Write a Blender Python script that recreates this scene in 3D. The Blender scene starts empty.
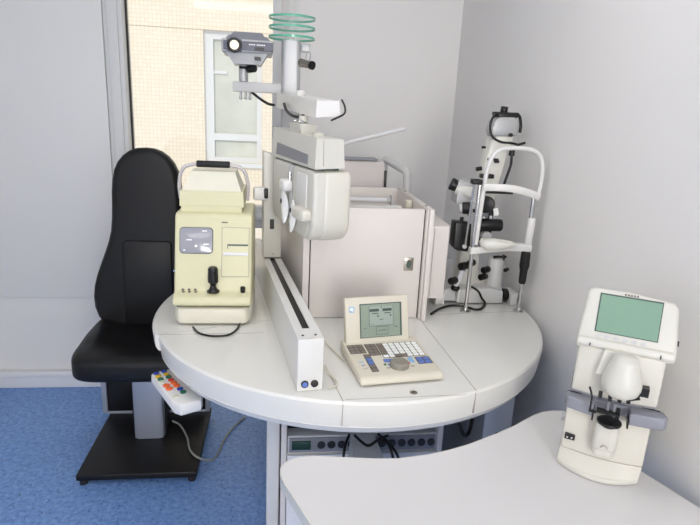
import bpy, bmesh, math, random
from mathutils import Matrix, Vector
random.seed(4)
R = math.radians
scene = bpy.context.scene
COL = scene.collection

# ---------------------------------------------------------------- camera
F_PX = 560.0
CAM = Vector((0, 0, 1.55))
dn = Vector((-100.0, 2040.0, 0)); dn = dn * ((F_PX / math.tan(R(15.33))) / dn.length); dn.z = F_PX
DOWN = dn.normalized()
UPc = -DOWN
Xc = Vector((4400.0, -(4400.0 * DOWN.x + F_PX * DOWN.z) / DOWN.y, F_PX)).normalized()
Yc = UPc.cross(Xc)
CV2W = Matrix((Xc, Yc, UPc))            # camera (right, down, forward) -> world
right = CV2W @ Vector((1, 0, 0)); down = CV2W @ Vector((0, 1, 0)); fwd = CV2W @ Vector((0, 0, 1))
cam_d = bpy.data.cameras.new('camera'); cam = bpy.data.objects.new('camera', cam_d); COL.objects.link(cam)
cam_d.sensor_fit = 'HORIZONTAL'; cam_d.sensor_width = 36.0; cam_d.lens = 36.0 * F_PX / 700.0
cam_d.clip_start = 0.02; cam_d.clip_end = 200
mw = Matrix((right, -down, -fwd)).transposed().to_4x4(); mw.translation = CAM
cam.matrix_world = mw
scene.camera = cam

# ---------------------------------------------------------------- world, sun, lamps, exposure
w = bpy.data.worlds.new('world'); scene.world = w; w.use_nodes = True
bg = w.node_tree.nodes['Background']; bg.inputs[0].default_value = (0.93, 0.96, 1.0, 1); bg.inputs[1].default_value = 1.0
sun_d = bpy.data.lights.new('sun', 'SUN'); sun_d.energy = 1.5; sun_d.angle = R(1.5); sun_d.color = (1.0, 0.93, 0.82)
sun = bpy.data.objects.new('sun', sun_d); COL.objects.link(sun)
sun.rotation_euler = Vector((0.25, 0.80, -0.55)).to_track_quat('-Z', 'Y').to_euler()
def area(name, loc, aim, sx, sy, power, color):
    d = bpy.data.lights.new(name, 'AREA'); d.shape = 'RECTANGLE'; d.size = sx; d.size_y = sy
    d.energy = power; d.color = color
    o = bpy.data.objects.new(name, d); COL.objects.link(o); o.location = loc
    o.rotation_euler = (Vector(aim) - Vector(loc)).to_track_quat('-Z', 'Y').to_euler()
    return o
area('ceiling_panel_light', (0.0, 1.3, 2.56), (0.0, 1.3, 0), 1.2, 0.6, 9, (1.0, 0.975, 0.94))
area('ceiling_panel_light_rear', (-0.35, -0.6, 2.56), (-0.35, -0.6, 0), 1.2, 0.6, 8, (1.0, 0.975, 0.94))
area('added_fill_behind', (0.45, -2.93, 1.55), (0.1, 2.0, 1.3), 1.0, 1.8, 72, (1.0, 0.97, 0.94))  # unseen fill lamp added to brighten the back wall; no window stands there
scene.view_settings.view_transform = 'Standard'
scene.view_settings.look = 'None'
scene.view_settings.gamma = 1.0
scene.view_settings.use_curve_mapping = False
scene.view_settings.exposure = 0.0
try:
    scene.cycles.use_denoising = True
    scene.cycles.max_bounces = 10; scene.cycles.diffuse_bounces = 6; scene.cycles.transparent_max_bounces = 12
    scene.cycles.sample_clamp_indirect = 6.0
except Exception:
    pass

# ---------------------------------------------------------------- helpers
def ray(x, y):
    return CV2W @ Vector((x - 350.0, y - 262.5, F_PX))
def atz(x, y, z):
    d = ray(x, y); return CAM + d * ((z - CAM.z) / d.z)
def aty(x, y, Y):
    d = ray(x, y); return CAM + d * (Y / d.y)

def srgb(r, g, b):
    f = lambda c: (c / 255 / 12.92) if c / 255 <= 0.04045 else ((c / 255 + 0.055) / 1.055) ** 2.4
    return (f(r), f(g), f(b), 1.0)

def mat(name, col, rough=0.5, metal=0.0, var=0.04, scale=30.0, bump=0.0, bscale=200.0, coat=0.0, emit=None, spec=0.5):
    m = bpy.data.materials.new(name); m.use_nodes = True
    nt = m.node_tree; b = nt.nodes['Principled BSDF']
    c = srgb(*col)
    tc = nt.nodes.new('ShaderNodeTexCoord')
    n = nt.nodes.new('ShaderNodeTexNoise'); n.inputs['Scale'].default_value = scale; n.inputs['Detail'].default_value = 3
    nt.links.new(tc.outputs['Object'], n.inputs['Vector'])
    mx = nt.nodes.new('ShaderNodeMix'); mx.data_type = 'RGBA'
    mx.inputs[6].default_value = tuple(max(0, v * (1 - var)) for v in c[:3]) + (1,)
    mx.inputs[7].default_value = tuple(min(1, v * (1 + var)) for v in c[:3]) + (1,)
    nt.links.new(n.outputs['Fac'], mx.inputs[0]); nt.links.new(mx.outputs[2], b.inputs['Base Color'])
    b.inputs['Roughness'].default_value = rough; b.inputs['Metallic'].default_value = metal
    b.inputs['Specular IOR Level'].default_value = spec
    b.inputs['Coat Weight'].default_value = coat
    if bump:
        n2 = nt.nodes.new('ShaderNodeTexNoise'); n2.inputs['Scale'].default_value = bscale; n2.inputs['Detail'].default_value = 4
        nt.links.new(tc.outputs['Object'], n2.inputs['Vector'])
        bp = nt.nodes.new('ShaderNodeBump'); bp.inputs['Strength'].default_value = bump; bp.inputs['Distance'].default_value = 0.002
        nt.links.new(n2.outputs['Fac'], bp.inputs['Height']); nt.links.new(bp.outputs['Normal'], b.inputs['Normal'])
    if emit:
        b.inputs['Emission Color'].default_value = srgb(*emit[:3]); b.inputs['Emission Strength'].default_value = emit[3]
    return m

M = {}
M['wall'] = mat('wall_paint', (234, 232, 230), 0.6, var=0.012, scale=3, bump=0.05, bscale=90)
M['panel'] = mat('wall_lining', (218, 218, 217), 0.5, var=0.012, scale=3)
M['trim'] = mat('trim_paint', (222, 223, 225), 0.4, var=0.01)
M['ceiling'] = mat('ceiling_paint', (235, 235, 233), 0.8, var=0.01, scale=2)
M['frame'] = mat('window_frame_plastic', (208, 208, 208), 0.35, var=0.01)
M['gasket'] = mat('rubber_gasket', (40, 38, 34), 0.7)
M['white'] = mat('white_enamel', (222, 221, 218), 0.32, var=0.01, scale=8)
M['laminate'] = mat('white_laminate', (220, 219, 214), 0.28, var=0.012, scale=6, coat=0.15)
M['desk'] = mat('desk_laminate', (216, 214, 214), 0.4, var=0.01, scale=4)
M['edge'] = mat('desk_edge', (214, 213, 207), 0.4, var=0.01)
M['cabinet'] = mat('cabinet_laminate', (214, 208, 203), 0.4, var=0.012, scale=5)
M['offwhite'] = mat('offwhite_plastic', (207, 205, 196), 0.38, var=0.015)
M['slitwhite'] = mat('slit_lamp_white', (226, 225, 216), 0.35, var=0.015)
M['warm'] = mat('warm_white_plastic', (211, 208, 197), 0.35, var=0.015)
M['cream'] = mat('cream_plastic', (211, 207, 171), 0.4, var=0.02)
M['palecream'] = mat('pale_cream_plastic', (220, 217, 200), 0.4, var=0.02)
M['keyshell'] = mat('keypad_shell', (210, 204, 188), 0.42, var=0.015)
M['black'] = mat('black_plastic', (13, 13, 14), 0.38, var=0.1)
M['leather'] = mat('black_vinyl', (11, 11, 13), 0.45, var=0.1, bump=0.12, bscale=500, spec=0.35)
M['blackpaint'] = mat('black_paint', (17, 16, 18), 0.45, var=0.1, bump=0.1, bscale=300, spec=0.35)
M['rubber'] = mat('black_rubber', (18, 18, 19), 0.6, var=0.1)
M['alu'] = mat('brushed_aluminium', (164, 171, 184), 0.4, 0.4, var=0.04, scale=60)
M['greymetal'] = mat('grey_painted_metal', (184, 185, 186), 0.4, 0.3, var=0.03)
M['chrome'] = mat('chrome', (205, 205, 205), 0.16, 1.0, var=0.03)
M['bronze'] = mat('nickel_dark', (165, 158, 148), 0.25, 0.85, var=0.05)
M['grey'] = mat('light_grey_plastic', (194, 194, 194), 0.42, var=0.02)
M['lilac'] = mat('lilac_grey_plastic', (196, 190, 188), 0.42, var=0.02)
M['bluegrey'] = mat('blue_grey_plastic', (136, 138, 147), 0.45, var=0.02)
M['darkgrey'] = mat('dark_grey_plastic', (98, 99, 112), 0.42, var=0.04)
M['label'] = mat('grey_label', (128, 129, 134), 0.45, var=0.1, scale=120)
M['brownkey'] = mat('brown_grey_keys', (122, 112, 104), 0.5, var=0.05)
M['whitekey'] = mat('white_keys', (240, 240, 238), 0.4, var=0.01)
M['lightgreykey'] = mat('grey_keys', (176, 172, 166), 0.5, var=0.02)
M['bluekey'] = mat('blue_keys', (92, 120, 190), 0.4, var=0.05)
M['paleblue'] = mat('pale_blue_print', (140, 180, 215), 0.5, var=0.05)
M['redkey'] = mat('red_key', (210, 70, 55), 0.4)
M['greenkey'] = mat('green_key', (40, 110, 40), 0.4)
M['dial'] = mat('grey_dial', (138, 134, 122), 0.5, var=0.04)
M['lcd'] = mat('lcd_glass', (138, 152, 136), 0.3, var=0.08, scale=14)
M['lcdpanel'] = mat('lcd_light_area', (150, 163, 152), 0.3, var=0.04)
M['lcdink'] = mat('lcd_ink', (62, 78, 72), 0.4, var=0.1)
M['lcdgreen'] = mat('lensmeter_lcd', (122, 156, 134), 0.28, var=0.10, scale=11)
M['bezel'] = mat('screen_bezel', (70, 84, 78), 0.4)
M['crt'] = mat('crt_glass', (150, 150, 158), 0.15, var=0.2, scale=9, coat=0.6)
M['ink'] = mat('grey_print', (120, 112, 104), 0.6)
M['seam'] = mat('dark_seam', (92, 88, 84), 0.8)
M['softseam'] = mat('light_seam', (168, 162, 156), 0.8)
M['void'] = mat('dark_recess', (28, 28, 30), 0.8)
M['cable'] = mat('grey_cable', (150, 152, 146), 0.5)
M['lens'] = mat('projector_lens_reflection', (255, 232, 196), 0.2, emit=(255, 236, 205, 0.75))  # emission stands in for a warm reflection in the lens
M['led'] = mat('green_switch', (14, 52, 36), 0.3)
for k, c in dict(blue=(30, 62, 160), yellow=(214, 170, 30), green=(18, 100, 70), red=(205, 62, 38), orange=(232, 104, 40), pale=(206, 208, 190)).items():
    M['btn_' + k] = mat('button_' + k, c, 0.3, var=0.04)

# floor: blue speckled vinyl
def floor_mat():
    m = bpy.data.materials.new('blue_speckled_vinyl'); m.use_nodes = True; nt = m.node_tree; b = nt.nodes['Principled BSDF']
    tc = nt.nodes.new('ShaderNodeTexCoord')
    n1 = nt.nodes.new('ShaderNodeTexNoise'); n1.inputs['Scale'].default_value = 55; n1.inputs['Detail'].default_value = 4
    r1 = nt.nodes.new('ShaderNodeValToRGB'); r1.color_ramp.elements[0].position = 0.3; r1.color_ramp.elements[1].position = 0.72
    r1.color_ramp.elements[0].color = srgb(94, 134, 196); r1.color_ramp.elements[1].color = srgb(134, 170, 222)
    v = nt.nodes.new('ShaderNodeTexVoronoi'); v.inputs['Scale'].default_value = 95
    r2 = nt.nodes.new('ShaderNodeValToRGB'); r2.color_ramp.elements[0].position = 0.20; r2.color_ramp.elements[1].position = 0.30
    r2.color_ramp.elements[0].color = (1, 1, 1, 1); r2.color_ramp.elements[1].color = (0, 0, 0, 1)
    n3 = nt.nodes.new('ShaderNodeTexNoise'); n3.inputs['Scale'].default_value = 40
    r3 = nt.nodes.new('ShaderNodeValToRGB'); r3.color_ramp.elements[0].position = 0.46; r3.color_ramp.elements[1].position = 0.54
    mu = nt.nodes.new('ShaderNodeMath'); mu.operation = 'MULTIPLY'
    mx = nt.nodes.new('ShaderNodeMix'); mx.data_type = 'RGBA'; mx.inputs[7].default_value = srgb(44, 66, 118)
    L = nt.links.new
    for n in (n1, v, n3): L(tc.outputs['Object'], n.inputs['Vector'])
    L(n1.outputs['Fac'], r1.inputs[0]); L(v.outputs['Distance'], r2.inputs[0]); L(n3.outputs['Fac'], r3.inputs[0])
    L(r2.outputs[0], mu.inputs[0]); L(r3.outputs[0], mu.inputs[1]); L(mu.outputs[0], mx.inputs[0])
    L(r1.outputs[0], mx.inputs[6]); L(mx.outputs[2], b.inputs['Base Color'])
    b.inputs['Roughness'].default_value = 0.45
    return m
M['floor'] = floor_mat()

def tile_mat():
    m = bpy.data.materials.new('beige_mosaic_facade'); m.use_nodes = True; nt = m.node_tree; b = nt.nodes['Principled BSDF']
    tc = nt.nodes.new('ShaderNodeTexCoord'); mp = nt.nodes.new('ShaderNodeMapping'); mp.inputs['Rotation'].default_value = (R(90), 0, 0)
    br = nt.nodes.new('ShaderNodeTexBrick'); br.offset = 0.0
    br.inputs['Scale'].default_value = 1.0; br.inputs['Brick Width'].default_value = 0.05; br.inputs['Row Height'].default_value = 0.05
    br.inputs['Mortar Size'].default_value = 0.005; br.inputs['Mortar Smooth'].default_value = 0.3
    br.inputs['Color1'].default_value = srgb(240, 229, 211); br.inputs['Color2'].default_value = srgb(234, 221, 202)
    br.inputs['Mortar'].default_value = srgb(225, 211, 189)
    nt.links.new(tc.outputs['Object'], mp.inputs['Vector']); nt.links.new(mp.outputs[0], br.inputs['Vector'])
    nt.links.new(br.outputs['Color'], b.inputs['Base Color']); b.inputs['Roughness'].default_value = 0.5
    return m
M['tile'] = tile_mat()

def thin_glass(name, tint, refl=0.03):
    m = bpy.data.materials.new(name); m.use_nodes = True; nt = m.node_tree
    for n in list(nt.nodes): nt.nodes.remove(n)
    o = nt.nodes.new('ShaderNodeOutputMaterial'); t = nt.nodes.new('ShaderNodeBsdfTransparent'); g = nt.nodes.new('ShaderNodeBsdfGlossy')
    t.inputs[0].default_value = tint; g.inputs['Roughness'].default_value = 0.03
    mx = nt.nodes.new('ShaderNodeMixShader')
    mx.inputs[0].default_value = refl; nt.links.new(t.outputs[0], mx.inputs[1]); nt.links.new(g.outputs[0], mx.inputs[2])
    nt.links.new(mx.outputs[0], o.inputs['Surface'])
    return m
M['glass'] = thin_glass('window_glass', (0.97, 0.98, 0.98, 1))
M['clear'] = thin_glass('clear_acrylic', (0.965, 0.985, 0.98, 1), 0.05)
M['greenedge'] = mat('green_glass_edge', (96, 176, 150), 0.12, var=0.1, scale=60, coat=0.5)

class MB:
    """collects shapes (in the frame given) into one mesh"""
    def __init__(s, frame=None):
        s.bm = bmesh.new(); s.F = frame or Matrix.Identity(4)
    def _add(s, t, Mx, mi=0, bev=0, seg=3, ang=35):
        if bev:
            es = [e for e in t.edges if len(e.link_faces) == 2 and e.calc_face_angle(0) > R(ang)]
            bmesh.ops.bevel(t, geom=es, offset=bev, segments=seg, profile=0.5, affect='EDGES', clamp_overlap=True)
        bmesh.ops.recalc_face_normals(t, faces=t.faces)
        if mi:
            for f in t.faces: f.material_index = mi
        t.transform(s.F @ Mx)
        me = bpy.data.meshes.new('tmp'); t.to_mesh(me); t.free(); s.bm.from_mesh(me); bpy.data.meshes.remove(me)
        return s
    def box(s, c, d, rot=(0, 0, 0), bev=0, seg=3, mi=0):
        t = bmesh.new(); bmesh.ops.create_cube(t, size=1)
        for v in t.verts: v.co = Vector((v.co.x * d[0], v.co.y * d[1], v.co.z * d[2]))
        Mx = Matrix.Translation(c) @ (Matrix.Rotation(rot[2], 4, 'Z') @ Matrix.Rotation(rot[1], 4, 'Y') @ Matrix.Rotation(rot[0], 4, 'X'))
        return s._add(t, Mx, mi, bev, seg)
    def bb(s, a, b, bev=0, seg=3, mi=0):
        return s.box([(a[i] + b[i]) / 2 for i in range(3)], [abs(b[i] - a[i]) for i in range(3)], (0, 0, 0), bev, seg, mi)
    def hexa(s, P, bev=0, seg=3, mi=0):     # 8 points: bottom 4 ccw, top 4 ccw
        t = bmesh.new(); v = [t.verts.new(p) for p in P]
        for f in ((3, 2, 1, 0), (4, 5, 6, 7), (0, 1, 5, 4), (1, 2, 6, 5), (2, 3, 7, 6), (3, 0, 4, 7)): t.faces.new([v[i] for i in f])
        return s._add(t, Matrix.Identity(4), mi, bev, seg)
    def cyl(s, a, b, r, r2=None, n=24, bev=0, mi=0):
        a, b = Vector(a), Vector(b); d = b - a
        t = bmesh.new(); bmesh.ops.create_cone(t, cap_ends=True, segments=n, radius1=r, radius2=r if r2 is None else r2, depth=d.length)
        Mx = Matrix.Translation((a + b) / 2) @ d.to_track_quat('Z', 'Y').to_matrix().to_4x4()
        return s._add(t, Mx, mi, bev, 2, 50)
    def sph(s, c, r, mi=0, rot=(0, 0, 0)):
        t = bmesh.new(); bmesh.ops.create_uvsphere(t, u_segments=28, v_segments=18, radius=1)
        if not hasattr(r, '__len__'): r = (r, r, r)
        Mx = Matrix.Translation(c) @ (Matrix.Rotation(rot[2], 4, 'Z') @ Matrix.Rotation(rot[1], 4, 'Y') @ Matrix.Rotation(rot[0], 4, 'X')) @ Matrix.Diagonal((*r, 1))
        return s._add(t, Mx, mi)
    def prism(s, pts, z0, z1, axis='Z', bev=0, seg=3, mi=0, M2=None, ang=35):
        """outline extruded; axis Z: (x,y)->z ; axis X: pts are (y,z)->x ; axis Y: pts are (x,z)->y"""
        t = bmesh.new()
        def P(p, h):
            return {'Z': (p[0], p[1], h), 'X': (h, p[0], p[1]), 'Y': (p[0], h, p[1])}[axis]
        a = [t.verts.new(P(p, z0)) for p in pts]; b = [t.verts.new(P(p, z1)) for p in pts]
        n = len(pts); t.faces.new(a[::-1]); t.faces.new(b)
        for i in range(n): t.faces.new((a[i], a[(i + 1) % n], b[(i + 1) % n], b[i]))
        bmesh.ops.recalc_face_normals(t, faces=t.faces)
        if bev:
            caps = set()
            for f in t.faces:
                if len(f.verts) == n and (all(v in f.verts for v in a) or all(v in f.verts for v in b)): caps.update(f.edges)
            es = [e for e in t.edges if e in caps or e.calc_face_angle(0) > R(ang)]
            bmesh.ops.bevel(t, geom=es, offset=bev, segments=seg, profile=0.5, affect='EDGES', clamp_overlap=True)
        return s._add(t, M2 or Matrix.Identity(4), mi)
    def lathe(s, prof, c=(0, 0, 0), n=48, mi=0, M2=None, sx=1, sy=1):
        t = bmesh.new(); rings = []
        for r, z in prof:
            if r < 1e-6: rings.append([t.verts.new((0, 0, z))])
            else: rings.append([t.verts.new((r * sx * math.cos(2 * math.pi * k / n), r * sy * math.sin(2 * math.pi * k / n), z)) for k in range(n)])
        for A, B in zip(rings, rings[1:]):
            for k in range(n):
                q = [A[k % len(A)], A[(k + 1) % len(A)], B[(k + 1) % len(B)], B[k % len(B)]]
                u = []
                for x in q:
                    if x not in u: u.append(x)
                if len(u) > 2: t.faces.new(u)
        for e in (rings[0], rings[-1]):
            if len(e) > 2: t.faces.new(e)
        return s._add(t, Matrix.Translation(c) @ (M2 or Matrix.Identity(4)), mi)
    def tube(s, pts, r, n=10, mi=0, sub=6, smooth=True, flat=None):
        P = [Vector(p) for p in pts]
        if smooth and len(P) > 2:
            Q = []
            for i in range(len(P) - 1):
                p0 = P[max(i - 1, 0)]; p1 = P[i]; p2 = P[i + 1]; p3 = P[min(i + 2, len(P) - 1)]
                for k in range(sub):
                    u = k / sub
                    Q.append(0.5 * ((2 * p1) + (-p0 + p2) * u + (2 * p0 - 5 * p1 + 4 * p2 - p3) * u * u + (-p0 + 3 * p1 - 3 * p2 + p3) * u ** 3))
            Q.append(P[-1]); P = Q
        t = bmesh.new(); rings = []; ref = None
        for i, p in enumerate(P):
            d = (P[min(i + 1, len(P) - 1)] - P[max(i - 1, 0)]).normalized()
            if ref is None:
                ref = Vector((0, 0, 1)) if abs(d.z) < 0.9 else Vector((0, 1, 0))
            ref = (ref - d * ref.dot(d)).normalized(); sd = d.cross(ref)
            rr = r if not flat else flat
            ra, rb = (rr if hasattr(rr, '__len__') else (rr, rr))
            rings.append([t.verts.new(p + ref * ra * math.cos(2 * math.pi * k / n) + sd * rb * math.sin(2 * math.pi * k / n)) for k in range(n)])
        for A, B in zip(rings, rings[1:]):
            for k in range(n): t.faces.new((A[k], A[(k + 1) % n], B[(k + 1) % n], B[k]))
        t.faces.new(rings[0][::-1]); t.faces.new(rings[-1])
        return s._add(t, Matrix.Identity(4), mi)
    def sq(s, c, r, e1=0.35, e2=0.35, nu=48, nv=24, mi=0, rot=(0, 0, 0), fn=None):
        """superellipsoid"""
        sp = lambda v, e: math.copysign(abs(v) ** e, v)
        t = bmesh.new(); rings = []
        for j in range(1, nv):
            ph = -math.pi / 2 + math.pi * j / nv
            rings.append([t.verts.new((r[0] * sp(math.cos(ph), e1) * sp(math.cos(2 * math.pi * k / nu), e2), r[1] * sp(math.cos(ph), e1) * sp(math.sin(2 * math.pi * k / nu), e2), r[2] * sp(math.sin(ph), e1))) for k in range(nu)])
        a = t.verts.new((0, 0, -r[2])); b = t.verts.new((0, 0, r[2]))
        for A, B in zip(rings, rings[1:]):
            for k in range(nu): t.faces.new((A[k], A[(k + 1) % nu], B[(k + 1) % nu], B[k]))
        for k in range(nu):
            t.faces.new((a, rings[0][(k + 1) % nu], rings[0][k])); t.faces.new((b, rings[-1][k], rings[-1][(k + 1) % nu]))
        if fn:
            for v in t.verts: v.co = fn(v.co.copy())
        Mx = Matrix.Translation(c) @ (Matrix.Rotation(rot[2], 4, 'Z') @ Matrix.Rotation(rot[1], 4, 'Y') @ Matrix.Rotation(rot[0], 4, 'X'))
        return s._add(t, Mx, mi)
    def build(s, name, mats, parent=None, label=None, smooth=35):
        bm = s.bm
        if parent is not None:
            bm.transform(WM[parent.name].inverted())
        for f in bm.faces: f.smooth = True
        for e in bm.edges:
            e.smooth = not (len(e.link_faces) == 2 and e.calc_face_angle(0) > R(smooth))
        me = bpy.data.meshes.new(name); bm.to_mesh(me); bm.free()
        for m in (mats if isinstance(mats, (list, tuple)) else [mats]): me.materials.append(M[m] if isinstance(m, str) else m)
        o = bpy.data.objects.new(name, me); COL.objects.link(o)
        if parent is not None:
            o.parent = parent; WM[o.name] = WM[parent.name]
        if label: o['label'] = label
        return o
WM = {}
def thing(name, label, cat, loc=(0, 0, 0), rz=0.0, group=None):
    o = bpy.data.objects.new(name, None); COL.objects.link(o); o.empty_display_size = 0.05
    o.location = loc; o.rotation_euler = (0, 0, rz)
    WM[o.name] = Matrix.Translation(loc) @ Matrix.Rotation(rz, 4, 'Z')
    o['label'] = label; o['category'] = cat
    if group: o['group'] = group
    return o
def frame(loc, rz=0.0, tilt=0.0):
    return Matrix.Translation(loc) @ Matrix.Rotation(rz, 4, 'Z') @ Matrix.Rotation(tilt, 4, 'X')
def struct(o):
    o['kind'] = 'structure'; return o
def arc(cx, cy, r, a0, a1, n):
    return [(cx + r * math.cos(R(a0 + (a1 - a0) * k / n)), cy + r * math.sin(R(a0 + (a1 - a0) * k / n))) for k in range(n + 1)]
def face_frame(p0, p1):
    """frame on a surface rising from p0 to p1 (world, same x): X right, Y up the slope, Z out of the surface"""
    p0, p1 = Vector(p0), Vector(p1); y = (p1 - p0).normalized(); x = Vector((1, 0, 0)); z = x.cross(y)
    m = Matrix((x, y, z)).transposed().to_4x4(); m.translation = p0
    return m

# ---------------------------------------------------------------- the room
XR, XL, YB, YF, ZC = 0.97, -1.53, 3.19, -3.0, 2.6
struct(MB().bb((XL - .1, YF - .1, -.05), (XR + .1, 3.3, 0)).build('floor', 'floor'))
struct(MB().bb((XL - .1, YF - .1, ZC), (XR + .1, 3.3, ZC + .05)).build('ceiling', 'ceiling'))
struct(MB().bb((XR, YF, 0), (XR + .1, 3.3, ZC)).build('wall_right', 'wall'))
struct(MB().bb((XL - .1, YF, 0), (XL, 3.1, ZC)).build('wall_left', 'wall'))
struct(MB().bb((XL - .1, YF - .1, 0), (XR + .1, YF, ZC)).build('wall_front', 'wall'))
b = MB()
b.bb((XL - .1, 2.976, 0), (-0.84, 3.12, .516))                    # recessed lower lining
b.bb((XL - .1, 2.964, .516), (-0.842, 3.12, ZC), bev=.002, seg=2) # upper lining stands proud
struct(b.build('wall_back', 'panel'))
struct(MB().bb((-0.03, YB, 0), (XR + .1, 3.3, ZC)).build('wall_back_recess', 'wall'))
b = MB(); b.bb((XL, 2.945, 0), (-0.84, 2.976, .075), bev=.004); b.bb((XL, 2.930, .07), (-0.84, 2.976, .098), bev=.006)
struct(b.build('baseboard_back', 'trim'))
b = MB(); b.bb((XL, 0.2, 0), (XL + .035, 2.945, .09), bev=.012)
struct(b.build('baseboard_left', 'trim'))
# tall glazed window with a mid rail
win = MB()
win.bb((-0.840, 2.972, 0), (-0.752, 3.10, ZC), bev=.004)
win.bb((-0.822, 2.962, 0), (-0.772, 2.98, ZC), bev=.005)
win.bb((-0.745, 3.035, .897), (-0.03, 3.10, 1.018), bev=.008)
win.bb((-0.745, 3.02, .94), (-0.03, 3.045, .975), bev=.004)
win.bb((-0.045, 3.04, 0), (0.0, 3.20, ZC), bev=.004)
win.bb((-0.745, 3.035, 0), (-0.04, 3.10, .10), bev=.006)
win.bb((-0.745, 3.035, 2.45), (-0.04, 3.10, ZC), bev=.006)
wo = struct(win.build('window_1', 'frame')); WM[wo.name] = Matrix.Identity(4)
MB().bb((-0.752, 3.03, 0), (-0.7455, 3.05, ZC)).build('gasket', 'gasket', wo)
MB().bb((-0.745, 3.060, .10), (-0.04, 3.066, 2.45)).build('pane', 'glass', wo)

# ---------------------------------------------------------------- building across the way
YFc = 8.0
b = MB()
wx0, wx1, wz0, wz1 = -1.02, -0.255, .75, 2.45
b.bb((-6, YFc, -3), (wx0, YFc + .3, 7)); b.bb((wx1, YFc, -3), (5, YFc + .3, 7))
b.bb((wx0, YFc, -3), (wx1, YFc + .3, wz0)); b.bb((wx0, YFc, wz1), (wx1, YFc + .3, 7))
b.bb((-6, YFc - .015, 2.455), (5, YFc, 2.475))
fc = thing('tiled_building', 'beige mosaic tiled building seen outside through the tall window', 'building', (-.6, YFc, -3))
b.build('tiled_wall', 'tile', fc)
b = MB(); y0 = YFc + .05
b.bb((wx0, y0, wz1 - .10), (wx1, y0 + .08, wz1)); b.bb((wx0, y0, wz0), (wx1, y0 + .08, wz0 + .07))
b.bb((wx0, y0 + .002, wz0 + .07), (wx0 + .12, y0 + .078, wz1 - .10)); b.bb((wx1 - .07, y0 + .002, wz0 + .07), (wx1, y0 + .078, wz1 - .10))
b.bb((wx0 + .12, y0 + .004, 1.05), (wx1 - .07, y0 + .076, 1.14)); b.bb((wx0 + .12, y0 + .02, 1.92), (wx0 + .30, y0 + .07, 1.96))
b.bb((wx0 - .03, YFc - .04, wz0 - .06), (wx1 + .05, YFc - .001, wz0 - .002))
wf = b.build('window_frame', 'trim', fc)
MB().bb((wx0 + .1, y0 + .045, wz0), (wx1 - .06, y0 + .05, wz1)).build('window_pane', mat('far_window_glass', (206, 207, 198), 0.10, var=0.3, scale=2.2), fc)  # uneven pale colour paints glare and reflection onto the pane

# ---------------------------------------------------------------- instrument table (round top)
TC = (0.268, 1.95); TR = 0.686; TZ = 0.83
tb = thing('instrument_table', 'large round white laminate instrument table with deep rounded rim', 'table', (TC[0], TC[1], 0))
def rim_sector(b, r, prof, a0, a1, n=140):
    t = bmesh.new(); rings = []
    for dr, z in prof:
        rings.append([t.verts.new((TC[0] + (r + dr) * math.cos(R(a0 + (a1 - a0) * k / n)), TC[1] + (r + dr) * math.sin(R(a0 + (a1 - a0) * k / n)), z)) for k in range(n + 1)])
    for A, B in zip(rings, rings[1:]):
        for k in range(n): t.faces.new((A[k], A[k + 1], B[k + 1], B[k]))
    ct = t.verts.new((TC[0], TC[1], prof[0][1])); cb = t.verts.new((TC[0], TC[1], prof[-1][1]))
    for k in range(n):
        t.faces.new((ct, rings[0][k + 1], rings[0][k])); t.faces.new((cb, rings[-1][k], rings[-1][k + 1]))
    for k in (0, n): t.faces.new([ct] + [rg[k] for rg in rings] + [cb])
    return b._add(t, Matrix.Identity(4))
b = MB()
rim_sector(b, TR, [(-.014, TZ), (-.005, TZ - .002), (.0, TZ - .009), (.0, TZ - .02), (-.006, TZ - .072), (-.009, TZ - .074), (-.009, TZ - .076), (-.007, TZ - .078), (-.020, TZ - .099)], 200.5, 455)
b.build('table_top', 'laminate', tb)
b = MB()
rim_sector(b, TR + .012, [(-.016, TZ + .0006), (-.006, TZ - .0015), (.0, TZ - .010), (-.002, TZ - .040), (-.010, TZ - .055), (-.03, TZ - .060)], 95, 200.2)
b.build('table_wing', 'laminate', tb)
def strip(b, p, q, wd, z, h=.0006):
    p = Vector((p[0], p[1], 0)); q = Vector((q[0], q[1], 0)); d = q - p
    b.box(((p.x + q.x) / 2, (p.y + q.y) / 2, z), (d.length, wd, h), (0, 0, math.atan2(d.y, d.x)))
for p_, q_, w_ in (((-.375, 1.712), (-.045, 1.725), .0022), ((.02, 1.86), (.105, 1.858), .002), ((.137, 1.483), (.168, 1.272), .0024), ((.508, 1.858), (.536, 1.318), .0022), ((.560, 1.895), (.93, 1.935), .002), ((.175, 1.282), (.50, 1.297), .0016)):
    b = MB(); strip(b, p_, q_, w_, TZ + .0001); b.build('seam', 'softseam', tb)
for x1 in ((.166, 1.262), (.54, 1.309)):
    aa = math.atan2(x1[1] - TC[1], x1[0] - TC[0]); rr = TR - .003
    b = MB(); b.box((TC[0] + rr * math.cos(aa), TC[1] + rr * math.sin(aa), TZ - .038), (.008, .002, .062), (0, 0, aa)); b.build('rim_joint', 'softseam', tb)
lk = atz(413.6, 392.7, TZ)
b = MB(); b.cyl((lk.x, lk.y, TZ - .004), (lk.x, lk.y, TZ + .002), .0105, bev=.001); 
o = b.build('lock', 'bronze', tb, 'round nickel key lock')
b = MB(); b.box((lk.x, lk.y, TZ + .0026), (.009, .003, .001), (0, 0, .3)); b.build('keyhole', 'black', o)
# pedestal carrying the top
b = MB(); b.bb((-.032, 1.66, 0), (.012, 2.35, TZ - .101), bev=.006); b.build('pedestal_side', 'frame', tb)
b = MB(); b.bb((.70, 1.62, 0), (.80, 2.45, TZ - .101), bev=.004); o = b.build('pedestal_end', 'greymetal', tb)
b = MB(); b.cyl((.75, 1.618, .50), (.75, 1.621, .50), .006); b.build('screw', 'black', o)

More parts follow.
